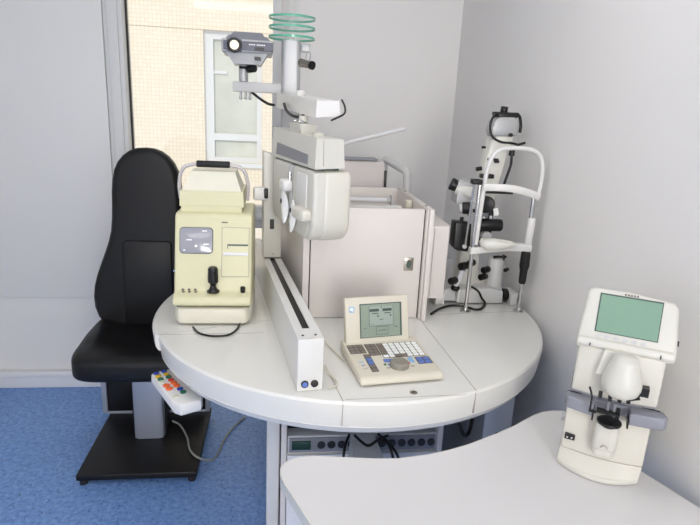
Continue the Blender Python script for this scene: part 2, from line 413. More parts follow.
# ---------------------------------------------------------------- cabinet below the table
uc = thing('under_table_cabinet', 'white cabinet standing on the floor beneath the round table', 'cabinet', (.285, 1.95, 0))
cy = 1.60
b = MB(); b.bb((.016, cy, 0), (.034, 2.30, .727), bev=.002); b.bb((.536, cy, 0), (.554, 2.30, .727), bev=.002)
b.bb((.034, 2.28, 0), (.536, 2.30, .727)); b.bb((.034, cy + .01, .440), (.536, 2.28, .456)); b.bb((.034, cy + .01, 0), (.536, 2.28, .05))
b.build('carcass', 'cabinet', uc)
b = MB(); b.bb((.036, cy - .004, .05), (.283, cy + .014, .452), bev=.002); b.bb((.287, cy - .004, .05), (.534, cy + .014, .452), bev=.002)
b.build('door', 'trim', uc)
b = MB(); b.bb((.040, cy + .10, .460), (.530, cy + .12, .70)); b.build('recess_shade_sheet', 'void', uc)  # black sheet painting the shade inside the open cabinet top
ps = thing('power_strip', 'long row of black sockets with a green switch, under the round table', 'power strip', (.285, cy + .03, .456))
b = MB(); b.bb((.036, cy + .005, .4568), (.534, cy + .055, .520), bev=.002); b.build('housing', 'grey', ps)
b = MB(); b.bb((.042, cy + .001, .462), (.528, cy + .006, .514)); b.build('socket_panel', 'label', ps)
b = MB(); b.bb((.050, cy - .003, .472), (.112, cy + .004, .504), bev=.002); b.build('rocker_switch', 'led', ps, 'green rocker switch')
for k in range(12):
    x = .146 + k * .0335
    b = MB(); b.cyl((x, cy - .003, .488), (x, cy + .004, .488), .0135, bev=.0015); b.cyl((x, cy - .0035, .488), (x, cy - .0025, .488), .0095)
    b.build('socket', 'black', ps)
tf = thing('plug_adapter', 'grey plug adapter lying across the socket row amid black cables', 'adapter', (.285, 1.52, .44))
b = MB(); b.hexa([(.225, 1.44, .44), (.345, 1.44, .44), (.325, 1.595, .455), (.235, 1.595, .455), (.232, 1.44, .50), (.338, 1.44, .50), (.318, 1.595, .53), (.242, 1.595, .53)], bev=.012)
b.build('shell', 'grey', tf)
for k, pts in enumerate([[(.33, 1.59, .53), (.36, 1.54, .515), (.375, 1.5, .45), (.38, 1.46, .36)], [(.345, 1.59, .52), (.385, 1.53, .49), (.40, 1.48, .42), (.405, 1.46, .30)],
                         [(.235, 1.59, .53), (.215, 1.54, .51), (.205, 1.5, .44), (.20, 1.48, .32)], [(.25, 1.57, .54), (.28, 1.50, .548), (.32, 1.54, .54), (.36, 1.58, .53)]]):
    b = MB(); b.tube(pts, .0045); b.build('black_cable', 'black', tf, 'black cable')
for k, (pts, lab) in enumerate([([(.06, 1.66, .66), (.16, 1.63, .60), (.30, 1.66, .62), (.46, 1.64, .66)], 'black cable sagging above the left sockets'), ([(.05, 1.68, .60), (.2, 1.65, .56), (.33, 1.66, .55), (.50, 1.66, .60)], 'grey cable sagging low behind the row of sockets')]):
    b = MB(); b.tube(pts, .006); o = b.build('cable', 'cable' if k else 'black'); o['label'] = lab; o['category'] = 'cable'
o = MB(); o.tube([(.60, 1.70, .66), (.62, 1.62, .52), (.66, 1.64, .50), (.69, 1.7, .60)], .006); o = o.build('cable', 'black'); o['label'] = 'black cable hanging beside the right end of the under-table cabinet'; o['category'] = 'cable'

# ---------------------------------------------------------------- front desk (kidney-shaped)
dk = thing('desk', 'white kidney-shaped desk in the foreground with a rounded corner', 'desk', (.5, .9, 0))
out = [(.20, .50), (.077, .959), (.045, 1.04), (.023, 1.095), (.014, 1.125), (.014, 1.15), (.022, 1.167), (.038, 1.180), (.060, 1.189), (.09, 1.192), (.167, 1.182), (.24, 1.173), (.301, 1.171), (.38, 1.184), (.44, 1.201), (.496, 1.222), (.594, 1.270), (.655, 1.304), (.70, 1.334), (.735, 1.356), (.765, 1.371), (.80, 1.378), (.829, 1.376), (.845, 1.36), (.86, 1.26), (.886, 1.093), (.939, .954), (.962, .89), (.962, .50)]
b = MB(); b.prism(out, .697, .728, bev=.0, ang=60); b.build('desk_top', 'desk', dk)
def inset(pts, d):
    c = []
    n = len(pts)
    for i in range(n):
        p0, p1, p2 = Vector(pts[i - 1]), Vector(pts[i]), Vector(pts[(i + 1) % n])
        t = (p2 - p0).normalized(); nn = Vector((t.y, -t.x)); c.append(p1 + nn * d)
    return [tuple(p) for p in c]
b = MB()
eo = inset(out, -.004); 
t = bmesh.new(); A = []
for i in range(len(out)):
    a0 = Vector(out[i]); e = Vector(eo[i])
    A.append([t.verts.new((a0.x, a0.y, .7285)), t.verts.new((e.x, e.y, .727)), t.verts.new((e.x, e.y, .698)), t.verts.new((a0.x, a0.y, .6965))])
for P, Q in zip(A, A[1:]):
    for k in range(4): t.faces.new((P[k], Q[k], Q[(k + 1) % 4], P[(k + 1) % 4]))
t.faces.new(A[0][::-1]); t.faces.new(A[-1])
b._add(t, Matrix.Identity(4)); b.build('edge_band', 'edge', dk)
b = MB(); b.bb((.30, .60, 0), (.33, 1.05, .697), bev=.002); b.bb((.90, .55, 0), (.93, .95, .697), bev=.002); b.bb((.33, .6, .45), (.90, .62, .697)); b.build('support_panel', 'trim', dk)

# ---------------------------------------------------------------- examination chair
CX, CYr = -.577, 2.35
ch = thing('examination_chair', 'black vinyl examination chair on a grey column with a square black floor plate', 'chair', (CX, CYr, 0))
F = Matrix.Translation((CX, CYr, 0))
b = MB(F); b.bb((-.236, -.262, .024), (.248, .262, .052), bev=.005); b.build('base_plate', 'blackpaint', ch)
for x in (-.212, .224):
    for y in (-.24, .24):
        b = MB(F); b.cyl((x, y, 0), (x, y, .025), .017, .014, bev=.002); b.build('foot', 'rubber', ch)
b = MB(F); b.prism([(-.062, .0), (-.045, -.008), (.045, -.008), (.062, .0), (.068, .03), (.068, .11), (-.068, .11), (-.068, .03)], .052, .46, bev=.002)
o = b.build('column', 'alu', ch)
b = MB(F); b.bb((.0682, .02, .054), (.074, .10, .45)); b.bb((-.074, .02, .054), (-.0682, .10, .45)); b.build('column_insert', 'black', o)
b = MB(F); b.bb((-.245, .225, .062), (.225, .255, .26), bev=.004); o = b.build('rear_housing', 'blackpaint', ch)
b = MB(F); b.bb((-.268, .218, .054), (-.243, .262, .26), bev=.003); b.bb((.223, .218, .054), (.243, .262, .26), bev=.003); b.bb((-.245, .218, .052), (.225, .262, .064), bev=.002); b.build('metal_trim', 'alu', o)
def seat_fn(p):
    x, y, z = p
    if z > 0:
        k = max(0.0, 1 - (x / .17) ** 2) * max(0.0, min(1, (y + .24) / .14))
        z -= .030 * k
        z += .012 * max(0, (abs(x) - .15) / .09) * (1 if y > -.1 else .3)
    if z < 0: z *= (1 - .25 * max(0, (-y - .2) / .08)) if y < -.2 else 1
    x *= 1 - .02 * max(0.0, (y - .05) / .2)
    return Vector((x, y, z))
b = MB(F); b.sq((.003, -.008, .513), (.243, .272, .068), .42, .36, 72, 36, fn=seat_fn); b.build('seat', 'leather', ch, smooth=60)
b = MB(F); b.bb((-.15, -.14, .43), (.15, .2, .48), bev=.01); b.build('seat_frame', 'blackpaint', ch)
prof = [(0, 1.350), (.035, 1.347), (.065, 1.336), (.093, 1.316), (.116, 1.288), (.133, 1.252), (.142, 1.21), (.147, 1.16), (.149, 1.10), (.152, 1.04), (.158, .985), (.171, .935), (.189, .885), (.208, .835), (.226, .785), (.240, .735), (.246, .685), (.243, .635), (.228, .588), (.200, .553), (.160, .532), (.08, .527), (0, .527)]
outl = [(x, z) for x, z in prof] + [(-x, z) for x, z in prof[-2:0:-1]]
tl = Matrix.Translation((0, .14, .9)) @ Matrix.Rotation(R(-3), 4, 'X') @ Matrix.Translation((0, 0, -.9))
b = MB(F); b.prism(outl, -.0, .095, 'Y', bev=.032, seg=6, M2=tl, ang=60); o = b.build('backrest', 'leather', ch, smooth=50)
b = MB(F); b.prism([(-.106, .56), (.106, .56), (.106, .935), (.09, .948), (-.09, .948), (-.106, .935)], -.010, .02, 'Y', bev=.007, M2=tl); b.build('back_cushion', 'leather', o)
b = MB(F); b.cyl((-.20, .235, .575), (.20, .235, .575), .034, bev=.01); b.build('back_hinge', 'leather', ch)
b = MB(F); b.box((0, .135, .553), (.24, .004, .006)); b.build('hinge_trim', 'chrome', ch, 'thin chrome strip')
b = MB(F); b.bb((-.06, .19, .42), (.06, .26, .62), bev=.01); b.build('back_bracket', 'blackpaint', ch)

# ---------------------------------------------------------------- hand remote under the table edge
RF = frame((-.306, 1.604, .672), R(29))
rm = thing('remote_control', 'white chair remote with coloured round buttons, hung below the table rim', 'remote control', (-.306, 1.604, .672), R(29))
b = MB(RF); b.prism([(-.042, -.10), (-.030, -.122), (.030, -.122), (.042, -.105), (.042, .112), (.032, .122), (-.032, .122), (-.042, .112)], 0, .036, bev=.006, ang=70); b.build('casing', 'white', rm)
b = MB(RF); b.bb((.018, .03, .036), (.041, .10, .0555), bev=.003); b.build('mounting_bracket', 'frame', rm)
b = MB(RF); b.bb((.027, -.02, .036), (.038, .085, .0366)); b.build('printed_strip', 'paleblue', rm)
bt = [(-.026, .090, 'blue'), (-.001, .092, 'blue'), (-.027, .072, 'yellow'), (-.001, .074, 'yellow'), (-.027, .054, 'green'), (-.001, .056, 'green'), (-.028, .036, 'pale'), (-.001, .037, 'red'),
      (-.025, .014, 'orange'), (.0, .019, 'orange'), (-.024, -.006, 'orange'), (.001, .001, 'orange'), (.003, -.020, 'blue'), (-.024, -.052, 'pale'), (.004, -.039, 'green')]
for u, v, c in bt:
    v = .018 + (v - .019) * 1.22; u -= .002
    b = MB(RF); b.cyl((u, v, .034), (u, v, .040), .0092 if c != 'orange' else .0102, bev=.0015, n=20); b.build('button', 'btn_' + c, rm, c.replace('pale', 'pale grey') + ' round button')
cb = MB()
pts = [atz(172.5, 421, .078), atz(180, 425, .067), atz(187, 437, .060), atz(190, 450, .060), atz(199, 458, .058), atz(212, 460, .012), atz(219, 452, .006), atz(224, 440, .006), atz(233, 428, .006), atz(245, 417, .006)]
cb.tube(pts, .0045); o = cb.build('cable', 'cable'); o['label'] = 'thin grey cable looping off the chair base onto the blue floor'; o['category'] = 'cable'

# ---------------------------------------------------------------- autorefractor (cream, left on the table)
AX, AY = -.216, 1.945
ar = thing('autorefractor', 'cream autorefractor with a small screen and black joystick, at the table left', 'eye examination instrument', (AX, AY, TZ))
F = Matrix.Translation((AX, AY, TZ))
b = MB(F); b.prism([(-.126, -.13), (-.108, -.162), (.108, -.162), (.126, -.13), (.126, .17), (-.126, .17)], .006, .062, bev=.010); o = b.build('base_unit', 'palecream', ar)
for x in (-.1, .1):
    for y in (-.12, .14):
        b = MB(F); b.cyl((x, y, .0013), (x, y, .012), .012); b.build('foot', 'rubber', ar)
b = MB(F); b.bb((-.118, -.14, .060), (.118, .16, .072)); b.build('shadow_gap', 'bezel', ar)
b = MB(F); b.prism([(-.166, .071), (-.170, .086), (-.160, .100), (-.128, .112), (-.064, .352), (-.05, .362), (.17, .362), (.17, .071)], -.127, .126, 'X', bev=.015, ang=25); bd = b.build('body', 'cream', ar)
FF = F @ face_frame((0, -.1225, .133), (0, -.062, .362))
b = MB(FF)
def rrect(x0, y0, x1, y1, r, n=5):
    p = []
    for cx, cy, a in ((x1 - r, y1 - r, 0), (x0 + r, y1 - r, 90), (x0 + r, y0 + r, 180), (x1 - r, y0 + r, 270)): p += arc(cx, cy, r, a, a + 90, n)
    return p
b.prism(rrect(-.111, .102, -.002, .190, .013), -.002, .0015, bev=.001, seg=1); sc = b.build('screen', 'bezel', bd)
b = MB(FF); b.prism(rrect(-.109, .104, -.004, .188, .012), .001, .003, bev=.0012, seg=2); b.build('screen_glass', 'crt', sc)
b = MB(FF)
for x, y, wd in ((-.030, .178, .016), (-.08, .148, .018), (-.025, .134, .018), (-.095, .114, .006)): b.box((x, y, .0033), (wd, .004, .0004))
b.cyl((-.057, .128, .003), (-.057, .128, .0036), .0045); b.build('screen_text', 'whitekey', sc)
b = MB(FF); b.bb((.026, .026, -.002), (.117, .192, .0012)); pp = b.build('printer_panel', 'softseam', bd)
b = MB(FF); b.bb((.0275, .0275, 0), (.1155, .1905, .0028), bev=.001, seg=1); b.build('printer_cover', 'cream', pp)
b = MB(FF); b.bb((.045, .130, .0028), (.113, .1355, .0036)); b.bb((.045, .120, .0028), (.047, .134, .0036)); b.build('paper_slot', 'bezel', pp)
b = MB(FF); b.bb((.032, .098, .0028), (.114, .108, .006), bev=.001); b.build('paper_cutter', 'trim', pp)
b = MB(FF); b.bb((.025, .206, 0), (.045, .210, .0008)); b.build('print', 'ink', bd)
b = MB(F)
for i, x in enumerate((-.098, -.078, -.058)):
    b.box((x, -.1285, .117), (.008, .0045, .004), (R(20), 0, 0)); b.box((x + .003, -.139, .113), (.008, .004, .004), (R(20), 0, 0))
b.build('buttons', 'ink', bd)
b = MB(F); b.cyl((.098, -.132, .112), (.098, -.137, .128), .0085, bev=.001); b.build('knob', 'black', bd)
b = MB(F); b.lathe([(0, 0), (.020, 0), (.021, .004), (.013, .010), (.009, .022), (.012, .030), (.0165, .034), (.0175, .05), (.016, .072), (.0165, .078), (.013, .085), (0, .087)], (.001, -.133, .111)); b.build('joystick', 'black', ar)
FH = F @ Matrix.Translation((-.011, 0, -.009))
b = MB(FH); b.bb((-.100, -.035, .36), (.100, .16, .392)); b.build('neck', 'cream', ar)
b = MB(FH); b.hexa([(-.106, -.030, .388), (.106, -.030, .388), (.106, .17, .388), (-.106, .17, .388), (-.104, -.026, .440), (.104, -.026, .440), (.104, .17, .440), (-.104, .17, .440)], bev=.004)
hd = b.build('head', 'cream', ar)
b = MB(FH); b.hexa([(-.098, -.022, .438), (.098, -.022, .438), (.098, .15, .438), (-.098, .15, .438), (-.074, .030, .500), (.074, .030, .500), (.074, .13, .500), (-.074, .13, .500)], bev=.012)
b.build('head_cover', 'palecream', hd)
for sx in (-1, 1):
    b = MB(FH); b.tube([(sx * .114, .05, .40), (sx * .117, .045, .45), (sx * .108, .04, .495), (sx * .088, .038, .516), (sx * .05, .036, .523)], (.0065, .0065), flat=(.0065, .0065))
    b.build('handle_bar', 'lilac', ar, 'grey carrying bar')
b = MB(FH); b.cyl((-.056, .034, .524), (.056, .034, .524), .0115, bev=.003); b.build('grip', 'rubber', ar, 'black grip')
b = MB(F); b.box((-.138, -.02, .15), (.018, .008, .006)); b.build('side_lever', 'chrome', ar)
o = MB(); o.tube([atz(193, 327, .8362), atz(199, 333, .8362), atz(212, 336, .8362), (atz(228, 335, .8362)), atz(237, 329, .8362), atz(240, 322, .8362)], .0035); o = o.build('cable', 'black')
o['label'] = 'black cable looping out in front of the cream autorefractor'; o['category'] = 'cable'

# ---------------------------------------------------------------- sliding rail
ra = R(8)
RL = frame((.0855, 1.331, TZ), ra)
rl = thing('sliding_rail', 'long narrow white rail housing with a black slot along its top', 'rail', (.0855, 1.331, TZ), ra)
b = MB(RL); b.prism([(-.034, .0008), (.034, .0008), (.034, .146), (.010, .146), (.010, .138), (-.010, .138), (-.010, .146), (-.034, .146)], .006, 1.14, 'Y', bev=.0); b.bb((-.012, .01, .135), (.012, .075, .1462)); b.build('housing', 'white', rl)
b = MB(RL); b.bb((-.0098, .075, .138), (.0098, 1.13, .1425)); b.build('slot', 'black', rl, 'black slot cover')
b = MB(RL); b.bb((-.0335, 0, .0008), (.0335, .006, .1465), bev=.001); ec = b.build('end_cap', 'laminate', rl)
for x, m, l in ((-.014, 'bluekey', 'blue push button'), (.012, 'black', 'black push button')):
    b = MB(RL); b.cyl((x, -.005, .021), (x, .002, .021), .010, bev=.0015); o = b.build('push_button', 'black', ec, l)
    if m != 'black': 
        b = MB(RL); b.cyl((x, -.0062, .021), (x, -.004, .021), .0072, bev=.001); o2 = b.build('push_button', m, ec, l)
for x in (-.017, .017):
    b = MB(RL); b.cyl((x, .028, .1455), (x, .028, .1472), .0035); b.build('screw', 'black', rl)
b = MB(RL); b.prism([(-.034, .1475), (.034, .1475), (.034, .535), (-.034, .555)], .80, .86, 'Y', bev=.003); cg = b.build('carriage', 'offwhite', rl)
b = MB(RL); b.bb((-.010, .798, .262), (.006, .802, .30)); b.build('vent_slot', 'black', cg)
b = MB(RL); b.cyl((.004, .797, .163), (.004, .802, .163), .004); b.build('screw', 'greymetal', cg)
b = MB(); b.box((-.072, 2.10, 1.231), (.050, .045, .046), (0, 0, ra), bev=.006); kc = b.build('side_scope', 'white', cg)
b = MB(); b.box((-.050, 2.078, 1.235), (.014, .012, .038), (0, 0, ra), bev=.004); b.build('scope_lens', 'black', cg)
b = MB(RL); b.bb((-.030, .795, .1465), (.034, .802, .150)); b.build('foot_strip', 'seam', cg)
o = MB(); o.tube([(.119, 1.45, .855), (.150, 1.40, .836), (.160, 1.37, .8362), (.155, 1.345, .8362), (.135, 1.335, .8362)], .0022); o.tube([(.12, 1.70, .85), (.16, 1.60, .8362), (.18, 1.54, .8362), (.195, 1.50, .8362)], .0022); o = o.build('cable', 'keyshell'); o['label'] = 'pale thin cable on the table between rail and keypad'; o['category'] = 'cable'

# ---------------------------------------------------------------- lens cabinet (open-topped cupboard on the table)
lc = thing('lens_cabinet', 'square white open-topped cupboard with a lock plate on its door, on the round table', 'cabinet', (.30, 1.86, TZ))
zt = 1.228
b = MB(); b.bb((.108, 1.86, TZ + .0015), (.497, 1.878, zt), bev=.0015); dr = b.build('door', 'cabinet', lc)
b = MB(); b.bb((.437, 1.857, 1.010), (.470, 1.861, 1.057), bev=.001); lp = b.build('lock_plate', 'bronze', dr, 'metal lock plate')
b = MB(); b.prism([(.4535 + .009 * math.cos(R(a)), 1.0335 + .0155 * math.sin(R(a))) for a in range(0, 360, 20)], 1.8555, 1.858, 'Y'); b.build('keyhole', 'bezel', lp)
b = MB(); b.prism([(.083, 1.862), (.104, 1.862), (.104, 1.90), (.020, 2.37), (.0, 2.37), (.076, 1.90)], TZ + .0015, zt + .003); b.build('side_panel', 'cabinet', lc)
b = MB(); b.bb((.1055, 1.866, TZ + .002), (.1075, 1.872, zt)); b.build('door_gap', 'void', lc)
b = MB(); b.bb((.501, 1.842, TZ + .0015), (.507, 2.37, zt + .004), bev=.001); b.bb((.507, 1.825, TZ + .0015), (.522, 2.37, zt + .006), bev=.001); b.build('side_panel', 'cabinet', lc)
b = MB(); b.bb((.4985, 1.864, TZ + .002), (.5005, 1.872, zt - .002)); b.build('door_gap', 'void', lc)
b = MB(); b.bb((.02, 2.352, TZ + .0015), (.507, 2.37, zt + .004), bev=.001); b.build('back_panel', 'cabinet', lc)
b = MB(); b.bb((.09, 1.878, zt - .075), (.501, 2.352, zt - .062)); b.build('inner_floor', 'cabinet', lc)
b = MB(); b.bb((.06, 2.02, zt - .062), (.452, 2.05, zt - .018), bev=.003); b.build('divider', 'white', lc)
b = MB(); b.cyl((.08, 2.22, zt - .028), (.43, 2.22, zt - .028), .010, bev=.001); rd = b.build('roller', 'trim', lc)
b = MB(); b.cyl((.43, 2.22, zt - .028), (.446, 2.22, zt - .028), .012, bev=.001); b.bb((.446, 2.20, zt - .062), (.456, 2.24, zt - .008)); b.build('roller_end', 'grey', rd)
b = MB(); b.bb((.476, 2.06, zt - .030), (.499, 2.09, zt - .002), bev=.003); b.build('catch', 'palecream', lc, 'cream catch')
for y in (1.90, 2.25):
    b = MB(); b.cyl((.511, y, zt), (.511, y, zt + .009), .004); b.build('peg', 'dial', lc)
bn = thing('side_bin', 'narrow white bin fixed to the right side of the open-topped cupboard', 'bin', (.56, 1.95, .89))
b = MB(); b.prism([(.524, 1.90), (.603, 1.90), (.612, 1.925), (.612, 2.16), (.524, 2.16)], .892, 1.163, bev=.003); b.build('bin_body', 'cabinet', bn)
b = MB(); b.bb((.548, 1.897, .90), (.5495, 1.901, 1.155)); b.build('edge_joint', 'softseam', bn)

# ---------------------------------------------------------------- grey instrument standing behind the cupboard
gm = thing('field_analyser', 'lilac-grey instrument behind the open-topped cupboard, with a square carrying handle', 'instrument', (.38, 2.48, TZ))
b = MB(); b.prism([(2.40, .832), (2.40, 1.22), (2.405, 1.30), (2.43, 1.335), (2.48, 1.342), (2.54, 1.335), (2.56, 1.30), (2.56, .832)], .20, .455, 'X', bev=.012, ang=50); g0 = b.build('body', 'lilac', gm)
b = MB(); b.bb((.21, 2.398, 1.195), (.450, 2.402, 1.205)); b.bb((.448, 2.397, 1.20), (.458, 2.42, 1.30), bev=.002); b.build('edge_trim', 'black', g0)
b = MB(); b.bb((.22, 2.42, 1.338), (.42, 2.50, 1.346), bev=.003); b.build('top_panel', 'bluegrey', g0)
b = MB(); b.tube([(.470, 2.52, 1.20), (.468, 2.52, 1.30), (.472, 2.515, 1.338), (.500, 2.46, 1.325), (.527, 2.41, 1.310), (.545, 2.395, 1.295), (.549, 2.395, 1.26), (.553, 2.395, 1.18), (.553, 2.395, .95)], .01, n=12, flat=(.019, .015)); b.bb((.45, 2.39, .93), (.57, 2.42, .95)); b.build('handle', 'grey', gm, 'grey square-section handle')
b = MB(); b.bb((.455, 2.46, .84), (.475, 2.53, 1.22), bev=.003); b.bb((.455, 2.39, .92), (.57, 2.42, .96), bev=.003); b.build('handle_mount', 'grey', gm)

# ---------------------------------------------------------------- stand column with glass shelves, bracket and overhead arm
st = thing('instrument_stand', 'grey metal column with three round glass shelves and an overhead arm', 'stand', (.040, 2.455, TZ))
b = MB(); b.prism(rrect(-.001, 2.420, .077, 2.492, .018), TZ + .0015, 1.805); b.build('column', 'greymetal', st)
for k, z in enumerate((1.812, 1.850, 1.887)):
    b = MB(); b.cyl((.040, 2.455, z), (.040, 2.455, z + .008), .0925, n=64); o = b.build('glass_shelf', 'clear', st, 'round glass shelf with green edge')
    b = MB(); t = bmesh.new(); rr = []
    for r, zz in ((.0930, z - .0003), (.0950, z - .0003), (.0950, z + .0083), (.0930, z + .0083)): rr.append([t.verts.new((.040 + r * math.cos(math.pi * q / 32), 2.455 + r * math.sin(math.pi * q / 32), zz)) for q in range(64)])
    for q in range(4):
        for w_ in range(64): t.faces.new((rr[q][w_], rr[q][(w_ + 1) % 64], rr[(q + 1) % 4][(w_ + 1) % 64], rr[(q + 1) % 4][w_]))
    b._add(t, Matrix.Identity(4)); b.build('edge', 'greenedge', o)
for x in (.022, .055):
    b = MB(); b.cyl((x, 2.44, 1.806), (x, 2.44, 1.98), .007); b.build('support_tube', 'clear', st, 'clear tube')
b = MB(); b.bb((-.196, 2.43, 1.597), (.0, 2.49, 1.636), bev=.002); br = b.build('side_bracket', 'grey', st)
for x in (-.165, -.145, -.128):
    b = MB(); b.cyl((x, 2.455, 1.598), (x, 2.455, 1.575), .005); b.sph((x, 2.455, 1.573), .007); b.build('wing_screw', 'greymetal', br)
b = MB(); b.bb((.078, 2.44, 1.765), (.115, 2.47, 1.795), bev=.003); hb = b.build('lamp_hook', 'greymetal', st)
b = MB(); b.tube([(.110, 2.455, 1.775), (.118, 2.45, 1.75), (.105, 2.445, 1.72), (.098, 2.445, 1.735), (.104, 2.45, 1.77)], .0022); b.build('wire_loop', 'chrome', hb)
b = MB(); b.cyl((.078, 2.43, 1.722), (.118, 2.39, 1.712), .017, .014); hl = b.build('lamp_cylinder', 'bronze', hb, 'small nickel lamp')
b = MB(); b.cyl((.118, 2.39, 1.712), (.125, 2.383, 1.710), .017); b.build('lamp_ring', 'black', hl)
AF = frame((.105, 1.750, 0), R(10.7))
b = MB(AF); b.hexa([(.0, 0, 1.520), (.078, 0, 1.526), (.078, .66, 1.541), (.0, .66, 1.541), (.002, -.0, 1.570), (.072, .0, 1.572), (.076, .66, 1.600), (.0, .66, 1.600)], bev=.007)
arm = b.build('overhead_arm', 'white', st)
b = MB(AF); b.cyl((.040, .40, 1.584), (.040, .40, 1.606), .017, bev=.003); b.build('arm_knob', 'white', arm)
b = MB(AF); b.tube([(.086, .02, 1.575), (.089, -.004, 1.556), (.088, -.006, 1.535), (.060, -.010, 1.520), (.045, -.010, 1.513)], .003); b.build('black_wire', 'black', arm, 'black wire end')
b = MB(AF); b.tube([(-.008, .46, 1.556), (-.014, .38, 1.532), (-.010, .31, 1.518), (.004, .25, 1.514), (.012, .22, 1.521)], .0055); b.build('black_hose', 'black', arm, 'black hose')
b = MB(); b.tube([(-.125, 2.46, 1.60), (-.09, 2.44, 1.575), (-.055, 2.41, 1.555), (-.028, 2.38, 1.55)], .0055); b.build('projector_lead', 'black', st, 'black lead')

# ---------------------------------------------------------------- phoropter hanging from the arm
PA = R(17)
PF = frame((.100, 1.650, 0), PA)
ph = thing('phoropter', 'large off-white refractor head hanging from the arm with two white face shields', 'phoropter', (.100, 1.650, 1.155), PA)
b = MB(PF); b.hexa([(.016, .17, 1.466), (.062, .17, 1.466), (.062, .27, 1.466), (.016, .27, 1.466), (.008, .165, 1.497), (.068, .165, 1.497), (.068, .275, 1.497), (.008, .275, 1.497)], bev=.005); b.cyl((.04, .225, 1.49), (.04, .225, 1.521), .014); o = b.build('hanger_block', 'offwhite', ph)
for y in (.19, .235):
    b = MB(PF); b.cyl((.040, y, 1.495), (.012, y, 1.506), .006, bev=.001); b.build('screw', 'chrome', o)
b = MB(PF); b.cyl((.055, .12, 1.463), (.055, .12, 1.474), .018, bev=.003); b.build('cap', 'offwhite', o)
b = MB(PF); b.hexa([(0, -.002, 1.374), (.096, .0, 1.378), (.096, .45, 1.374), (0, .45, 1.374), (.006, .004, 1.464), (.092, .006, 1.461), (.092, .445, 1.474), (.006, .445, 1.474)], bev=.008); hd = b.build('head_bar', 'offwhite', ph)
b = MB(PF); b.hexa([(-.0035, .06, 1.383), (.004, .06, 1.383), (.004, .38, 1.386), (-.0035, .38, 1.386), (-.0005, .065, 1.411), (.006, .065, 1.411), (.006, .38, 1.425), (-.0005, .38, 1.425)], bev=.001); b.build('display_strip', 'label', hd, 'grey label strip')
b = MB(PF); b.hexa([(.026, -.0032, 1.384), (.0272, -.0032, 1.384), (.0272, .004, 1.384), (.026, .004, 1.384), (.027, .0030, 1.458), (.0282, .0030, 1.458), (.0282, .008, 1.458), (.027, .008, 1.458)]); b.build('joint', 'softseam', hd)
b = MB(PF); b.bb((.01, .02, 1.364), (.085, .42, 1.376)); b.build('shadow_joint', 'bezel', hd)
# near half: rounded casing
def half(y0, y1, z0, z1, x0, x1, rb, rt=.018):
    return [(y0, z1 - rt)] + [(y0 + rb - rb * math.cos(R(a)), z0 + rb - rb * math.sin(R(a))) for a in range(0, 91, 10)] + [(y1 - rb * .7 + rb * .7 * math.sin(R(a)), z0 + rb * .7 - rb * .7 * math.cos(R(a))) for a in range(0, 91, 15)] + [(y1, z1 - rt), (y1 - rt * .3, z1 - rt * .3), (y1 - rt, z1), (y0 + rt, z1), (y0 + rt * .3, z1 - rt * .3)]
b = MB(PF); b.prism(half(-.004, .198, 1.150, 1.368, 0, .11, .065), -.002, .042, 'X', bev=.010, seg=4, ang=50); n1 = b.build('casing', 'offwhite', ph)
b = MB(PF); b.prism(half(-.006, .166, 1.147, 1.369, 0, .11, .066), .026, .122, 'X', bev=.018, seg=5, ang=50); b.build('casing_cover', 'warm', n1)
b = MB(PF); b.prism(rrect(.055, 1.235, .150, 1.352, .01), -.0045, .0, 'X', bev=.0015); b.build('side_panel', 'white', n1)
b = MB(PF); b.sq((-.014, .065, 1.232), (.020, .055, .020), .5, .5); b.build('lever_cover', 'warm', n1)
b = MB(PF); b.cyl((-.004, .085, 1.205), (.002, .085, 1.205), .052, bev=.002, n=40); b.build('dial_disc', 'offwhite', n1)
b = MB(PF); b.prism(half(.222, .425, 1.160, 1.368, 0, .11, .05), -.002, .038, 'X', bev=.010, seg=4, ang=50); n2 = b.build('casing', 'offwhite', ph)
b = MB(PF); b.bb((-.006, .202, 1.20), (.028, .220, 1.365)); o = b.build('centre_bar', 'grey', ph)
b = MB(PF); b.sq((-.018, .215, 1.300), (.018, .030, .020), .6, .6); b.build('forehead_rest', 'white', o)
b = MB(PF); b.cyl((-.01, .20, 1.285), (-.01, .20, 1.345), .006); b.build('adjuster', 'chrome', o)
for (y, z, dy, ry, rx) in ((.242, 1.222, .029, R(8), -.018), (.160, 1.205, .023, R(-12), -.014)):
    T = PF @ Matrix.Translation((rx, y, z)) @ Matrix.Rotation(-ry, 4, 'X')
    b = MB(T); b.sq((0, 0, 0), (.005, dy, .056), .9, .95, fn=lambda p: Vector((p.x + .010 * (p.y / .03) ** 2, p.y * (1 - .35 * (p.z / .06) * (1 if p.z < 0 else -.3) * -1), p.z))); fs = b.build('face_shield', 'whitekey', ph, 'white oval face shield')
    b = MB(T); b.sq((-.0052, .004, .020), (.003, .006, .009), 1, 1, 20, 10); b.build('eye_opening', 'black', fs)
b = MB(PF); p0 = PF.inverted() @ Vector((.226, 1.98, 1.426)); p1 = PF.inverted() @ Vector((.430, 1.98, 1.491)); ps0 = PF.inverted() @ Vector((.09, 1.98, 1.383))
b.cyl((.06, p0.y - .02, 1.40), p1, .0075, n=16); rod = b.build('near_point_rod', 'grey', ph, 'slim grey rod')

